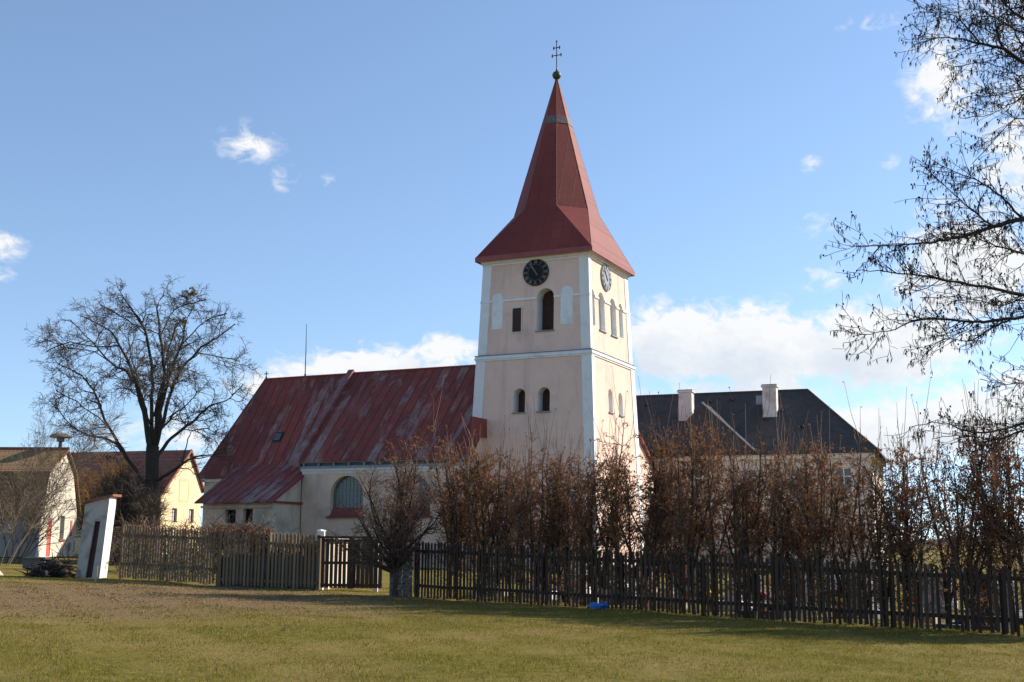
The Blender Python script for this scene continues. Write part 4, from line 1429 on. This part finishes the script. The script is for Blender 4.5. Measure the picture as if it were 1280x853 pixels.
items_big = [(0, trunk, [.50 - .16 * min(1, i / (len(trunk) - 1) * 1.5) for i in range(len(trunk))])]
for pth, r0 in limbs:
    P = limb_path(pth, rg, 4, .06)
    rad = [max(.028, r0 * .42 * (1 - i / (len(P) - 1)) ** .75) for i in range(len(P))]
    items_big.append((0, P, rad))
    spawn(out, P, rad, 1, spec, rg)
tubes(items_big, 'trunk', M['bark_dark'], LT, lambda l: 8, base)
tubes(out, 'crown', M['twig_dark'], LT, lambda l: 5 if l == 1 else 3, base)
for q in ((232, 370, -1.2), (241, 366, -1), (228, 402, -.5)):
    mb = MB(); c = at(q[0], q[1], D + q[2]) - base
    for k in range(90):
        d = Vector((rg.gauss(0, 1), rg.gauss(0, 1), rg.gauss(0, 1))).normalized() * rg.uniform(.05, .3)
        mb.quadleaf(c + d, Vector((rg.gauss(0, .05), rg.gauss(0, .05), rg.gauss(0, .06))), Vector((rg.gauss(0, .03), rg.gauss(0, .03), .03)), .2)
    mb.build('mistletoe', M['vine_leaf'], LT)


# --- generic bare shrub
def shrub(name, loc, label, cat, stems, hgt, spread, twig, bark, seed, dens=1.0, lean_=(0, 0), droop=0.0, group=None, rmain=.04, rmin=.006, keepx=None):
    rg = random.Random(seed)
    root = empty(name, loc)
    tag(root, label, cat, group)
    big, out = [], []
    spec = [None, dict(per_m=3.0 * dens, t0=.2, ang=(18, 50), len=(.5 * hgt * .35, .5 * hgt * .6), r=.022, seg=5, wob=.14, bias=(lean_[0] * .06, lean_[1] * .06, .05 - droop), rmin=rmin),
            dict(per_m=4.5 * dens, t0=.15, ang=(20, 55), len=(.3, .75), r=.011, seg=3, wob=.16, bias=(0, 0, .02 - droop * 2.2), rmin=rmin * .85)]
    for k in range(stems):
        a = rg.uniform(0, 2 * pi); s = rg.uniform(.1, 1)
        p0 = Vector((cos(a) * .25 * s * spread * .4, sin(a) * .25 * s * spread * .4, -.05))
        d = Vector((cos(a) * s * spread / hgt + lean_[0], sin(a) * s * spread / hgt + lean_[1], 1)).normalized()
        L = hgt * rg.uniform(.65, 1.0); n = 8; pts, rad = [p0], [rmain]
        p = p0
        for i in range(n):
            d = (d + Vector((rg.gauss(0, .09), rg.gauss(0, .09), .03 - droop * i / n * 1.4))).normalized()
            p = p + d * L / n; pts.append(p); rad.append(max(.008, rmain * (1 - .85 * (i + 1) / n)))
        big.append((0, pts, rad)); spawn(out, pts, rad, 1, spec, rg)
    tubes(big, 'stem', bark, root, lambda l: 5)
    tubes(out, 'twigs', twig, root, lambda l: 3)
    return root


def on_ground(px, Y, py=600):
    p = at(px, py, Y); p.z = gz(p.x, Y); return p


shrub('young_tree', on_ground(6, 52), 'tall pale twigged young tree at the left picture edge', 'tree', 6, 8.2, 5.4, M['twig_pale'], M['twig_pale'], 5, 2.4, (.04, 0), .012, rmain=.022)
shrub('bare_shrub', on_ground(22, 57), 'pale fine twigged shrub arching before the whitewashed gable', 'shrub', 10, 6.0, 5.2, M['twig_pale'], M['twig_pale'], 6, 1.25, (.22, 0), .02)
shrub('willow_tree', on_ground(127, 74), 'golden twigged weeping willow between whitewashed house and lime tree', 'tree', 14, 6.6, 3.8, M['twig_gold'], M['bark_dark'], 9, 1.7, (0, 0), .08, rmain=.05)
DK = [(152, 58.5, 3.6, 1.4, 'dark tangled bare shrub right behind the leaning pillar'), (170, 57.5, 3.4, 1.5, 'dark bare shrub at the foot of the lime tree'),
      (153, 66.0, 4.6, 2.4, 'taller dark bare shrub standing behind the lime tree')]
for i, (px, Y, hh, spd, lb) in enumerate(DK):
    shrub('bare_shrub', on_ground(px, Y), lb, 'shrub', 18, hh * 1.15, spd, M['twig_dark'], M['bark_dark'], 30 + i, 2.2, (0, 0), .015, group='dark shrubs under the lime tree', rmain=.05, rmin=.009)
for i, (px, Y, lb) in enumerate([(222, 47.0, 'dry pinkish bramble thicket before the cream house'), (268, 45.5, 'low dry bramble thicket before the sacristy windows'), (160, 49, 'dry bramble thicket just behind the leaning pillar')]):
    shrub('bramble_thicket', on_ground(px, Y), lb, 'bramble', 22, 2.3, 3.0, M['vine'], M['vine'], 60 + i, 2.2, (0, 0), .10, group='dry brambles behind the weathered fence', rmain=.015, rmin=.006)
shrub('dry_weeds', on_ground(93, 60), 'dry weed stalks at the foot of the whitewashed gable', 'weeds', 14, 1.3, 2.0, M['vine'], M['vine'], 70, .6, (0, 0), .02, rmain=.012)

# vines draped on the weathered fences
def vine(A, B, h0, h1, label, seed, n, leafmat, nl):
    rg = random.Random(seed)
    A_, B_, L_, rz = run_frame(A, B)
    root = empty('vine', A_, rz); tag(root, label, 'vine')
    mb = MB(); lv = MB()
    dz = B_.z - A_.z
    for k in range(n):
        x = rg.uniform(0, L_); z = dz * x / L_ + rg.uniform(h0, h1)
        pts = [Vector((x, rg.uniform(.02, .3), z))]
        d = Vector((rg.gauss(0, 1), rg.gauss(0, .3), rg.gauss(.1, .5))).normalized()
        for i in range(6):
            d = (d + Vector((rg.gauss(0, .35), rg.gauss(0, .2), rg.gauss(-.12, .3)))).normalized()
            pts.append(pts[-1] + d * rg.uniform(.06, .14))
        mb.tube(pts, [.008] * 6 + [.004], 3, cap=False)
    for k in range(nl):
        x = rg.uniform(0, L_); z = dz * x / L_ + h0 + (h1 - h0) * rg.betavariate(2, 2)
        lv.quadleaf((x, rg.uniform(.06, .3), z), Vector((rg.gauss(0, .03), rg.gauss(0, .03), rg.gauss(0, .04))), Vector((rg.gauss(0, .03), rg.gauss(0, .03), .02)), .3)
    mb.build('stems', M['vine'], root); lv.build('leaves', leafmat, root)
vine((-12.6, 40.25), (-9.1, 37.8), 1.45, 1.85, 'brown dry creeper over the top of the fence by the leaning pillar', 1, 170, M['leaf_brown'], 260)
vine((-9.3, 37.9), (-7.4, 36.9), 1.15, 1.9, 'thick brown creeper clump where the two weathered fences meet', 2, 260, M['leaf_brown'], 600)
vine((-8.2, 37.6), (-5.9, 36.5), .95, 1.45, 'yellow green ivy showing through the greyer fence beside the gate', 3, 160, M['vine_leaf'], 1100)

vine((-12.9, 40.5), (-9.2, 37.95), .05, 1.45, 'dark ivy leaves behind the pickets beside the leaning pillar', 4, 60, M['evergreen'], 1500)

# --- the hornbeam hedge
def hedge_tree(seed, hgt, wide, leafy):
    hgt *= 1.04
    rg = random.Random(seed)
    root = empty('hornbeam_tree', (0, 0, 0))
    big, out = [], []
    n = 9
    pts, rad = [Vector((0, 0, -.1))], [.06]
    d = Vector((rg.gauss(0, .03), rg.gauss(0, .03), 1))
    p = pts[0]
    for i in range(n):
        d = (d + Vector((rg.gauss(0, .05), rg.gauss(0, .05), .1))).normalized()
        p = p + d * (hgt + .1) / n; pts.append(p); rad.append(max(.008, .055 * (1 - .86 * (i + 1) / n)))
    big.append((0, pts, rad))
    stems = [(pts, rad)]
    for q in range(rg.choice((3, 4, 5))):
        i0 = rg.choice((1, 2, 3)); p = pts[i0].copy()
        a = rg.uniform(0, 2 * pi); d = Vector((cos(a) * .4, sin(a) * .4, 1)).normalized(); L = (hgt - p.z) * rg.uniform(.55, 1.0)
        pp, rr = [p], [rad[i0] * .7]
        for i in range(7):
            d = (d + Vector((rg.gauss(0, .1), rg.gauss(0, .1), .16))).normalized(); p = p + d * L / 7
            pp.append(p); rr.append(max(.007, rad[i0] * .85 * (1 - .85 * (i + 1) / 7)))
        big.append((0, pp, rr)); stems.append((pp, rr))
    spec = [None, dict(per_m=11, t0=.06, ang=(30, 75), len=(.45 * wide, 1.3 * wide), r=.014, seg=5, wob=.22, bias=(0, 0, .10), rmin=.006),
            dict(per_m=7.5, t0=.12, ang=(25, 65), len=(.14, .42), r=.0075, seg=3, wob=.2, bias=(0, 0, .03), rmin=.005)]
    for P, r in stems: spawn(out, P, r, 1, spec, rg)
    for q in range(rg.randint(14, 20)):     # long straight shoots above the clipped top
        P = rg.choice(stems)[0]; b = P[-rg.randint(1, 3)]
        d = Vector((rg.gauss(0, .16), rg.gauss(0, .16), 1)).normalized(); L = rg.uniform(.5, 1.6)
        out.append((2, [b, b + d * L * .5 + Vector((rg.gauss(0, .03), rg.gauss(0, .03), 0)), b + d * L], [.008, .006, .004]))
    tubes(big, 'trunk', M['bark_hedge'], root, lambda l: 6)
    tubes(out, 'twigs', M['twig_hedge'], root, lambda l: 3)
    lv = MB()
    tw = [(P, r) for l, P, r in out if l == 2]
    nl = int(leafy * 2.2)
    blobs = [(rg.uniform(.45, 1.0) * hgt, rg.uniform(.25, .6)) for _ in range(5)]
    cnt = 0; tries = 0
    while cnt < nl and tries < nl * 12:
        tries += 1
        P, r = rg.choice(tw); p = P[rg.randint(1, len(P) - 1)]
        prob = .16 + .3 * smooth(.3, .9, p.z / hgt) + sum(.32 * math.exp(-((p.z - bz) / bs_) ** 2) for bz, bs_ in blobs)
        if p.z > hgt * 1.03: prob *= .15
        if rg.random() > prob: continue
        c = p + Vector((rg.gauss(0, .02), rg.gauss(0, .02), -.02 + rg.gauss(0, .02)))
        u = Vector((rg.gauss(0, .5), rg.gauss(0, .5), -rg.uniform(.2, 1))).normalized() * rg.uniform(.022, .038)
        lv.quadleaf(c, u, rnd_perp(u.normalized(), rg) * rg.uniform(.012, .022), .35); cnt += 1
    lv.build('leaves', M['leaf_brown'], root)
    return root


ONES = ['', 'first', 'second', 'third', 'fourth', 'fifth', 'sixth', 'seventh', 'eighth', 'ninth', 'tenth', 'eleventh', 'twelfth', 'thirteenth', 'fourteenth', 'fifteenth',
        'sixteenth', 'seventeenth', 'eighteenth', 'nineteenth']
def ordinal(n):
    if n < 20: return ONES[n]
    t_, o_ = divmod(n, 10)
    return {2: 'twentieth', 3: 'thirtieth', 4: 'fortieth'}[t_] if o_ == 0 else {2: 'twenty', 3: 'thirty', 4: 'forty'}[t_] + '-' + ONES[o_]
variants = [(101, 3.55, .75, 950), (102, 3.9, .62, 1000), (103, 3.3, .8, 620), (104, 4.1, .66, 1150), (105, 3.6, .7, 850), (106, 3.75, .6, 700), (107, 3.4, .72, 1000), (108, 3.85, .74, 780)]
protos = [hedge_tree(*v) for v in variants]
fa, fb = Vector((-2.62, 33.22)), Vector((11.3, 22.55))
dirv = (fb - fa).normalized(); nrm = Vector((-dirv.y, dirv.x))
if nrm.y < 0: nrm = -nrm
rg = random.Random(500)
used = set()
s = .55; i = 0
order = [3, 0, 1, 4, 6, 2, 3, 5, 7, 0, 4, 1, 6, 3, 2, 7, 5, 0, 3, 1, 4, 6, 2, 5, 7, 0, 1, 4, 3, 6, 2, 0, 5, 3, 7, 1, 4, 0, 6, 2, 5, 3, 1, 7, 4, 0]
total = (fb - fa).length
while s < total - .1 and i < len(order):
    v = order[i]
    o = protos[v] if v not in used else copy_tree(protos[v])
    used.add(v)
    q = fa + dirv * s + nrm * rg.uniform(.38, .95)
    o.location = (q.x, q.y, gz(q.x, q.y))
    sc = rg.uniform(.93, 1.07) * (1 - .02 * smooth(0, total, s))
    o.scale = (sc, sc, sc * rg.uniform(.95, 1.06))
    o.rotation_euler = (rg.gauss(0, .02), rg.gauss(0, .02), rg.uniform(0, 2 * pi))
    tag(o, f'slim brown leaved hornbeam in the hedge, {ordinal(i + 1)} from the stone pier', 'tree', 'hornbeams in the hedge behind the dark fence')
    s += rg.uniform(.32, .50); i += 1

# the bushy first hornbeam before the pier
rg = random.Random(88)
bx, by = -3.12, 33.0
BH = empty('hornbeam_tree', (bx, by, gz(bx, by)))
tag(BH, 'bushy round headed hornbeam with forked trunk before the stone pier', 'tree')
big, out = [], []
P = limb_path([(0, 0, -.1), (.02, 0, .5), (-.03, .02, 1.0), (0, 0, 1.45)], rg, 3, .03)
big.append((0, P, [.085 - .025 * i / (len(P) - 1) for i in range(len(P))]))
spec = [None, dict(per_m=8.5, t0=.1, ang=(25, 70), len=(.4, 1.0), r=.016, seg=5, wob=.2, bias=(0, 0, .05), rmin=.006),
        dict(per_m=9.0, t0=.1, ang=(25, 70), len=(.15, .45), r=.0075, seg=3, wob=.2, bias=(0, 0, .03), rmin=.0045)]
for k in range(26):
    a = 2 * pi * k / 7.3 + rg.uniform(-.3, .3); el = rg.uniform(.25, 1.4)
    d = Vector((cos(a) * cos(el), sin(a) * cos(el), sin(el)))
    p = Vector((0, 0, rg.uniform(.6, 1.5))); L = rg.uniform(1.9, 3.1) * (.62 + .38 * sin(el)); pts, rad = [p], [.05]
    for i in range(8):
        d = (d + Vector((rg.gauss(0, .12), rg.gauss(0, .12), .07))).normalized(); p = p + d * L / 8
        pts.append(p); rad.append(max(.008, .05 * (1 - .85 * (i + 1) / 8)))
    big.append((0, pts, rad)); spawn(out, pts, rad, 1, spec, rg)
tubes(big, 'trunk', M['bark_hedge'], BH, lambda l: 7)
tubes(out, 'twigs', M['twig_hedge'], BH, lambda l: 3)
lv = MB(); tw = [P for l, P, r in out if l == 2]
for k in range(2300):
    P = rg.choice(tw); p = P[rg.randint(1, len(P) - 1)]
    if p.z < 1.9 and rg.random() < .75: continue
    u = Vector((rg.gauss(0, .5), rg.gauss(0, .5), -rg.uniform(.2, 1))).normalized() * rg.uniform(.022, .038)
    lv.quadleaf(p + Vector((rg.gauss(0, .02), rg.gauss(0, .02), -.02)), u, rnd_perp(u.normalized(), rg) * rg.uniform(.012, .022), .35)
lv.build('leaves', M['leaf_brown'], BH)

# --- alder whose branches reach in from the right
rg = random.Random(909)
AX, AY = 8.75, 15.6
AL = empty('alder_tree', (AX, AY, gz(AX, AY)))
tag(AL, 'bare alder hung with dark catkins reaching in from the right edge', 'tree')
ab = Vector((AX, AY, gz(AX, AY)))
tk = limb_path([ab + Vector((0, 0, -.2)), ab + Vector((.05, 0, 3)), ab + Vector((-.05, .1, 7)), ab + Vector((.05, 0, 11)), ab + Vector((0, 0, 14))], rg, 4, .02)
items = [(0, tk, [.24 * (1 - .8 * i / (len(tk) - 1)) for i in range(len(tk))])]
def tpt(z): return Vector((AX, AY, z))
AP = lambda q: at(q[0], q[1], q[2])
ALIMBS = [
    (7.4, [(1330, 105, 15.5), (1280, 79, 15.2), (1255, 62, 15.1), (1225, 55, 15.0), (1195, 48, 14.8), (1150, 50, 14.5)], .055),
    (8.2, [(1310, 40, 15.2), (1275, 20, 15.0), (1248, -5, 14.8), (1225, -30, 14.7)], .045),
    (8.4, [(1320, 30, 16.1), (1280, 40, 16.0), (1245, 22, 15.9), (1215, 12, 15.8), (1180, 18, 15.7)], .03),
    (8.6, [(1255, 62, 15.1), (1246, 38, 15.2), (1243, 12, 15.3), (1236, -15, 15.3)], .028),
    (8.6, [(1225, 55, 15.0), (1208, 35, 14.7), (1190, 18, 14.6), (1172, 22, 14.5)], .02),
    (8.0, [(1330, 60, 15.0), (1285, 60, 14.9), (1268, 38, 14.8), (1258, 10, 14.8), (1262, -20, 14.8)], .024),
    (7.6, [(1330, 80, 16.0), (1280, 95, 16.0), (1262, 88, 16.0), (1228, 78, 15.9), (1198, 84, 15.8)], .02),
    (8.8, [(1330, -20, 14.6), (1290, 5, 14.5), (1262, 12, 14.4), (1238, 30, 14.3), (1210, 30, 14.2)], .03),
    (7.0, [(1320, 118, 15.9), (1280, 112, 15.9), (1250, 118, 15.8), (1222, 122, 15.7)], .025),
    (6.6, [(1320, 108, 16.2), (1270, 128, 16.2), (1240, 142, 16.1), (1200, 148, 16)], .02),
    (6.2, [(1330, 225, 15.4), (1280, 148, 15.4), (1245, 175, 15.3), (1215, 205, 15.2)], .02),
    (5.2, [(1340, 270, 15.4), (1280, 274, 15.2), (1240, 284, 15.0), (1205, 296, 14.9), (1172, 302, 14.7), (1130, 306, 14.5), (1062, 308, 14.2)], .060),
    (5.2, [(1290, 285, 15.2), (1274, 270, 15.2), (1250, 245, 15.2), (1222, 226, 15.2), (1195, 216, 15.1), (1165, 200, 15.0)], .028),
    (5.0, [(1240, 284, 15.0), (1215, 262, 14.7), (1185, 236, 14.5), (1150, 206, 14.3)], .02),
    (4.6, [(1340, 345, 15.6), (1280, 317, 15.6), (1245, 308, 15.6), (1215, 295, 15.7), (1180, 290, 15.8)], .028),
    (4.6, [(1340, 390, 15.2), (1280, 369, 15.1), (1240, 361, 15.0), (1200, 354, 14.9), (1160, 345, 14.7), (1110, 340, 14.5), (1072, 338, 14.4)], .045),
    (4.4, [(1330, 395, 15.9), (1280, 376, 15.9), (1250, 382, 15.9), (1200, 372, 15.8), (1150, 372, 15.8)], .022),
    (4.1, [(1340, 378, 15.4), (1280, 395, 15.2), (1240, 401, 15.0), (1205, 402, 14.9), (1170, 399, 14.7), (1140, 402, 14.6), (1110, 414, 14.5), (1070, 420, 14.3)], .040),
    (4.0, [(1262, 400, 15.1), (1240, 410, 15.0), (1215, 426, 14.9), (1185, 424, 14.8), (1158, 436, 14.7)], .02),
    (3.2, [(1340, 505, 15.6), (1280, 529, 15.4), (1250, 537, 15.2), (1225, 542, 15.1), (1200, 536, 15.0), (1175, 528, 14.9), (1140, 534, 14.8)], .034),
    (3.1, [(1340, 520, 15.9), (1280, 538, 15.7), (1250, 549, 15.6), (1225, 547, 15.5), (1195, 545, 15.4), (1165, 549, 15.3)], .028),
    (3.6, [(1340, 470, 15.4), (1290, 478, 15.4), (1250, 480, 15.4), (1225, 474, 15.3)], .016),
    (9.6, [(1350, -90, 15.6), (1300, -100, 15.2), (1250, -130, 15)], .05), (11, [(1480, -250, 15), (1400, -330, 14)], .05), (6, [(1600, 200, 16), (1700, 140, 17)], .06), (8, [(1600, 20, 14), (1680, -100, 13)], .05),
]
spec = [None, dict(per_m=11.0, t0=.2, ang=(25, 60), len=(.35, .9), r=.008, seg=5, wob=.17, bias=(-.03, 0, .03), rmin=.0035),
        dict(per_m=9.0, t0=.1, ang=(25, 70), len=(.10, .34), r=.0045, seg=3, wob=.2, bias=(0, 0, .02), rmin=.0028)]
out = []
for z0, q, r0 in ALIMBS:
    first = AP(q[0])
    start = [] if q[0][0] < 1295 else [tpt(z0 - .25)]
    P = limb_path(start + [AP(k) for k in q], rg, 4, .06)
    rad = [max(.005, r0 * .72 * (1 - .9 * i / (len(P) - 1))) for i in range(len(P))]
    items.append((0, P, rad)); spawn(out, P, rad, 1, spec, rg)
tubes(items, 'trunk', M['bark_dark'], AL, lambda l: 7, ab)
tubes(out, 'twigs', M['twig_alder'], AL, lambda l: 3, ab)
ck = MB()
for l, P, r in out:
    for w in range(2 if l == 2 else 3):
        if rg.random() < .45: continue
        p = P[rg.randint(1, len(P) - 1)] if w else P[-1]
        for j in range(rg.choice((1, 2, 2, 3))):
            b = p - ab + Vector((rg.gauss(0, .008), rg.gauss(0, .008), 0))
            L = rg.uniform(.04, .07); dx = Vector((rg.gauss(0, .012), rg.gauss(0, .012), 0))
            ck.tube([b, b + dx * .5 + Vector((0, 0, -L * .45)), b + dx + Vector((0, 0, -L))], [.0025, .0042, .0022], 4, cap=False)
        if rg.random() < .2:
            ck.ball(p - ab + Vector((rg.gauss(0, .02), rg.gauss(0, .02), rg.uniform(-.01, .03))), .011, 5, 1, 1.3)
ck.build('catkins', M['catkin'], AL)

# ------------------------------------------------------------------ graves behind the fence
rg = random.Random(300)
def headstone(kind):
    root = empty('gravestone', (0, 0, 0))
    mat = {'white': M['marble'], 'grey': M['granite'], 'black': M['granite_dark'], 'sand': M['sandstone']}[kind[0]]
    mb = MB()
    if kind[1] == 'arched':
        mb.prism([(s, -.06, z) for s, z in arch(0, .62, .2, 1.08)], (0, .13, 0))
    elif kind[1] == 'cross':
        mb.prism([(-.2, -.06, .2), (.2, -.06, .2), (.14, -.06, .6), (-.14, -.06, .6)], (0, .14, 0)); mb.box(-.05, .05, -.04, .05, .6, 1.35); mb.box(-.22, .22, -.035, .045, 1.0, 1.1)
    else:
        mb.prism([(-.42, -.06, .2), (.42, -.06, .2), (.42, -.06, .82), (.2, -.06, .95), (-.3, -.06, .9), (-.42, -.06, .78)], (0, .13, 0))
    mb.build('headstone', mat, root, bevel=.012)
    mb = MB(); mb.box(-.5, .5, -.16, .18, -.05, .2); mb.build('base', mat, root, bevel=.015)
    mb = MB()
    for a in ((-.5, -.4, -1.7, -.17), (.4, .5, -1.7, -.17), (-.39, .39, -1.7, -1.58)): mb.box(*a, -.05, .14)
    if kind[0] == 'black': mb.build('kerb', M['granite_dark'], root)
    return root
kinds = [('white', 'arched'), ('grey', 'broad'), ('white', 'broad'), ('black', 'arched'), ('sand', 'cross'), ('white', 'cross')]
KP = {k: headstone(k) for k in kinds}
used = set()
words = {'white': 'white', 'grey': 'grey', 'black': 'dark polished', 'sand': 'sandstone'}
shape = {'arched': 'round topped headstone', 'broad': 'broad headstone', 'cross': 'gravestone with a cross on top'}
spots = []
for row in range(3):
    off = 2.6 + row * 3.6
    ss_ = .6 + row * .4
    while ss_ < 15.5:
        spots.append((ss_, off)); ss_ += rg.uniform(1.25, 1.9)
FL = ['orange', 'yellow', 'red', 'white', 'pink']
fproto = {}
for nm in FL:
    root = empty('flower_bouquet', (0, 0, 0)); r2_ = random.Random(hash_ := sum(map(ord, nm)))
    mb = MB(); mb.lathe((0, 0, 0), [(.001, 0), (.07, 0), (.10, .18), (.09, .18)], 10); mb.build('pot', M['tile_red'] if nm != 'white' else M['granite_dark'], root)
    mb = MB(); lv = MB()
    for k in range(26):
        a = r2_.uniform(0, 2 * pi); e_ = r2_.uniform(.3, 1.5); c = Vector((cos(a) * cos(e_) * .19, sin(a) * cos(e_) * .19, .26 + sin(e_) * .17))
        mb.ball(c, r2_.uniform(.028, .05), 6, 1, .8)
        lv.quadleaf(c * .85, Vector((r2_.gauss(0, .05), r2_.gauss(0, .05), .03)), Vector((.03, .02, 0)), .2)
    mb.build('blooms', M['flower_' + nm], root); lv.build('foliage', M['evergreen'], root)
    fproto[nm] = root
fused = set()
for i, (s_, off) in enumerate(spots):
    k = kinds[rg.choices(range(6), (2, 4, 1.6, 3, 2.2, 1))[0]]
    o = KP[k] if k not in used else copy_tree(KP[k])
    used.add(k)
    q = fa + dirv * s_ + nrm * off
    o.location = (q.x, q.y, gz(q.x, q.y)); sc = rg.uniform(.85, 1.2); o.scale = (sc, sc, sc)
    o.rotation_euler = (0, 0, atan2(dirv.y, dirv.x) + rg.gauss(0, .06))
    tag(o, f'{words[k[0]]} {shape[k[1]]} in the churchyard behind the dark fence', 'gravestone', f'{words[k[0]]} {shape[k[1]]}s')
    if rg.random() < .75:
        nm = rg.choice(FL)
        f_ = fproto[nm] if nm not in fused else copy_tree(fproto[nm])
        fused.add(nm)
        q2 = q - nrm * rg.uniform(.5, 1.0) + dirv * rg.uniform(-.3, .3)
        f_.location = (q2.x, q2.y, gz(q2.x, q2.y) + .01); fs = rg.uniform(1.0, 1.6); f_.scale = (fs, fs, fs)
        tag(f_, f'{nm} potted grave flowers seen through the dark fence', 'flowers', f'{nm} grave flowers')
for k, root in list(KP.items()):
    if k not in used:
        for c in list(root.children): bpy.data.objects.remove(c)
        bpy.data.objects.remove(root)
for k, root in list(fproto.items()):
    if k not in fused:
        for c in list(root.children): bpy.data.objects.remove(c)
        bpy.data.objects.remove(root)

# small evergreens among the graves
def conifer(loc, hgt, seed, label):
    rg = random.Random(seed); root = empty('evergreen_shrub', loc); tag(root, label, 'shrub', 'small evergreens among the graves')
    mb = MB(); mb.tube([(0, 0, -.1), (0, 0, hgt * .8)], [.04, .01], 5); mb.build('trunk', M['bark_dark'], root)
    lv = MB()
    for k in range(900):
        z = rg.uniform(.05, 1) * hgt; r = .30 * hgt * .8 * (1 - (z / hgt) ** 1.6) * rg.uniform(.5, 1) + .02; a = rg.uniform(0, 2 * pi)
        lv.quadleaf((r * cos(a), r * sin(a), z), Vector((cos(a) * .02 + rg.gauss(0, .02), sin(a) * .02 + rg.gauss(0, .02), .05)), Vector((-sin(a) * .02, cos(a) * .02, rg.gauss(0, .01))), .2)
    lv.build('foliage', M['evergreen'], root)
for i, (s_, off, hh, lb) in enumerate(((.9, 1.9, 1.2, 'small dark evergreen just right of the stone pier'), (3.6, 2.0, 1.1, 'small evergreen behind the fence under the tower'),
                                       (6.4, 4.4, 1.3, 'small evergreen below the right corner of the tower'), (10.2, 3.4, 1.2, 'small evergreen below the rectory roof end'))):
    q = fa + dirv * s_ + nrm * off
    conifer((q.x, q.y, gz(q.x, q.y)), hh, 40 + i, lb)

# ------------------------------------------------------------------ grass blades and litter
npr = np.random.default_rng(12)


def fbm(x, y, s, seed):
    r = np.random.default_rng(seed); v = np.zeros_like(x); a = 1.0; tot = 0
    for o in range(4):
        for k in range(3):
            th = r.uniform(0, 2 * pi); ph = r.uniform(0, 2 * pi)
            v += a * np.sin((x * cos(th) + y * sin(th)) * s + ph + 1.3 * np.sin((x * sin(th) - y * cos(th)) * s * .7 + ph * 2)); tot += a * .6
        s *= 2.1; a *= .6
    return .5 + .5 * v / tot


def gz_np(x, y):
    h = -0.02 * np.clip(x, -34, 34)
    return h + .018 * np.sin(x * 1.3 + .6 * y) + .014 * np.sin(2.1 * y - .7 * x) + .01 * np.sin(3.7 * x + 1.9 * y)


def patch_np(x, y):
    d = np.hypot((x - PATCH[0]) / PATCH[2], (y - PATCH[1]) / PATCH[3])
    return np.clip((1.2 - d - .9 * (fbm(x, y, .8, 3) - .5)) / .55, 0, 1)


def blades(name, n, y0, y1, hmin, hmax, w, cols, keep, seed, label=None, flatn=.5):
    r = np.random.default_rng(seed)
    yy = y0 + (y1 - y0) * r.random(n) ** .8
    xx = (r.random(n) * 2 - 1) * (.455 * yy + .4)
    k = r.random(n) < keep(xx, yy)
    xx, yy = xx[k], yy[k]; n = len(xx)
    z = gz_np(xx, yy)
    a = r.random(n) * 2 * pi; la = r.random(n) * 2 * pi
    h = hmin + (hmax - hmin) * r.random(n) ** 1.6
    h *= .6 + .8 * fbm(xx, yy, 1.1, 8)
    ln = flatn * (.4 + r.random(n))
    ww = w * (.7 + .6 * r.random(n)) * (.6 + yy / 40)
    V = np.empty((n, 3, 3))
    V[:, 0] = np.stack([xx - np.cos(a) * ww, yy - np.sin(a) * ww, z - .004], 1)
    V[:, 1] = np.stack([xx + np.cos(a) * ww, yy + np.sin(a) * ww, z - .004], 1)
    V[:, 2] = np.stack([xx + np.cos(la) * h * ln, yy + np.sin(la) * h * ln, z + h * np.sqrt(np.clip(1 - ln ** 2 * .6, .15, 1))], 1)
    me = bpy.data.meshes.new(name)
    me.vertices.add(n * 3); me.vertices.foreach_set('co', V.reshape(-1))
    me.loops.add(n * 3); me.loops.foreach_set('vertex_index', np.arange(n * 3, dtype=np.int32))
    me.polygons.add(n); me.polygons.foreach_set('loop_start', np.arange(0, n * 3, 3, dtype=np.int32))
    me.polygons.foreach_set('loop_total', np.full(n, 3, dtype=np.int32))
    me.update(calc_edges=True)
    me.materials.append(cols)
    o = bpy.data.objects.new(name, me); COL.objects.link(o)
    tag(o, kind='stuff')
    return o


G1 = island_mat('lawn blades', [(.115, .113, .012), (.18, .162, .022), (.25, .205, .036), (.14, .135, .015), (.31, .24, .055)], .8, .35)
G2 = island_mat('straw blades', [(.26, .19, .06), (.34, .26, .09), (.20, .145, .045), (.40, .32, .14)], .85, .3)
mixn = lambda x, y: fbm(x, y, .55, 21)
blades('grass', 330000, 11.5, 40, .015, .048, .0045, G1, lambda x, y: (1 - patch_np(x, y) * .93) * (.35 + .65 * np.clip(1.6 - 1.5 * mixn(x, y), 0, 1)), 1)
blades('dry_grass', 220000, 11.5, 40, .012, .042, .0045, G2, lambda x, y: (1 - patch_np(x, y) * .6) * np.clip(-.25 + 1.25 * mixn(x, y), .08, 1), 2, flatn=.95)
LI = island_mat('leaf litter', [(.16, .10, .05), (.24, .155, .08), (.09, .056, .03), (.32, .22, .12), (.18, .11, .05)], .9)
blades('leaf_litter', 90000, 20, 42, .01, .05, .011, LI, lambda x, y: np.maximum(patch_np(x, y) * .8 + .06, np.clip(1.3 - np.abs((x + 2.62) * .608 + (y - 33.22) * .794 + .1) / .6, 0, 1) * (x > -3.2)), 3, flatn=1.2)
blades('tall_grass', 160000, 11.5, 38, .045, .10, .0045, G1, lambda x, y: np.clip((fbm(x, y, 3.1, 44) - .66) * 7, 0, 1) * (1 - patch_np(x, y)), 5, flatn=1.0)
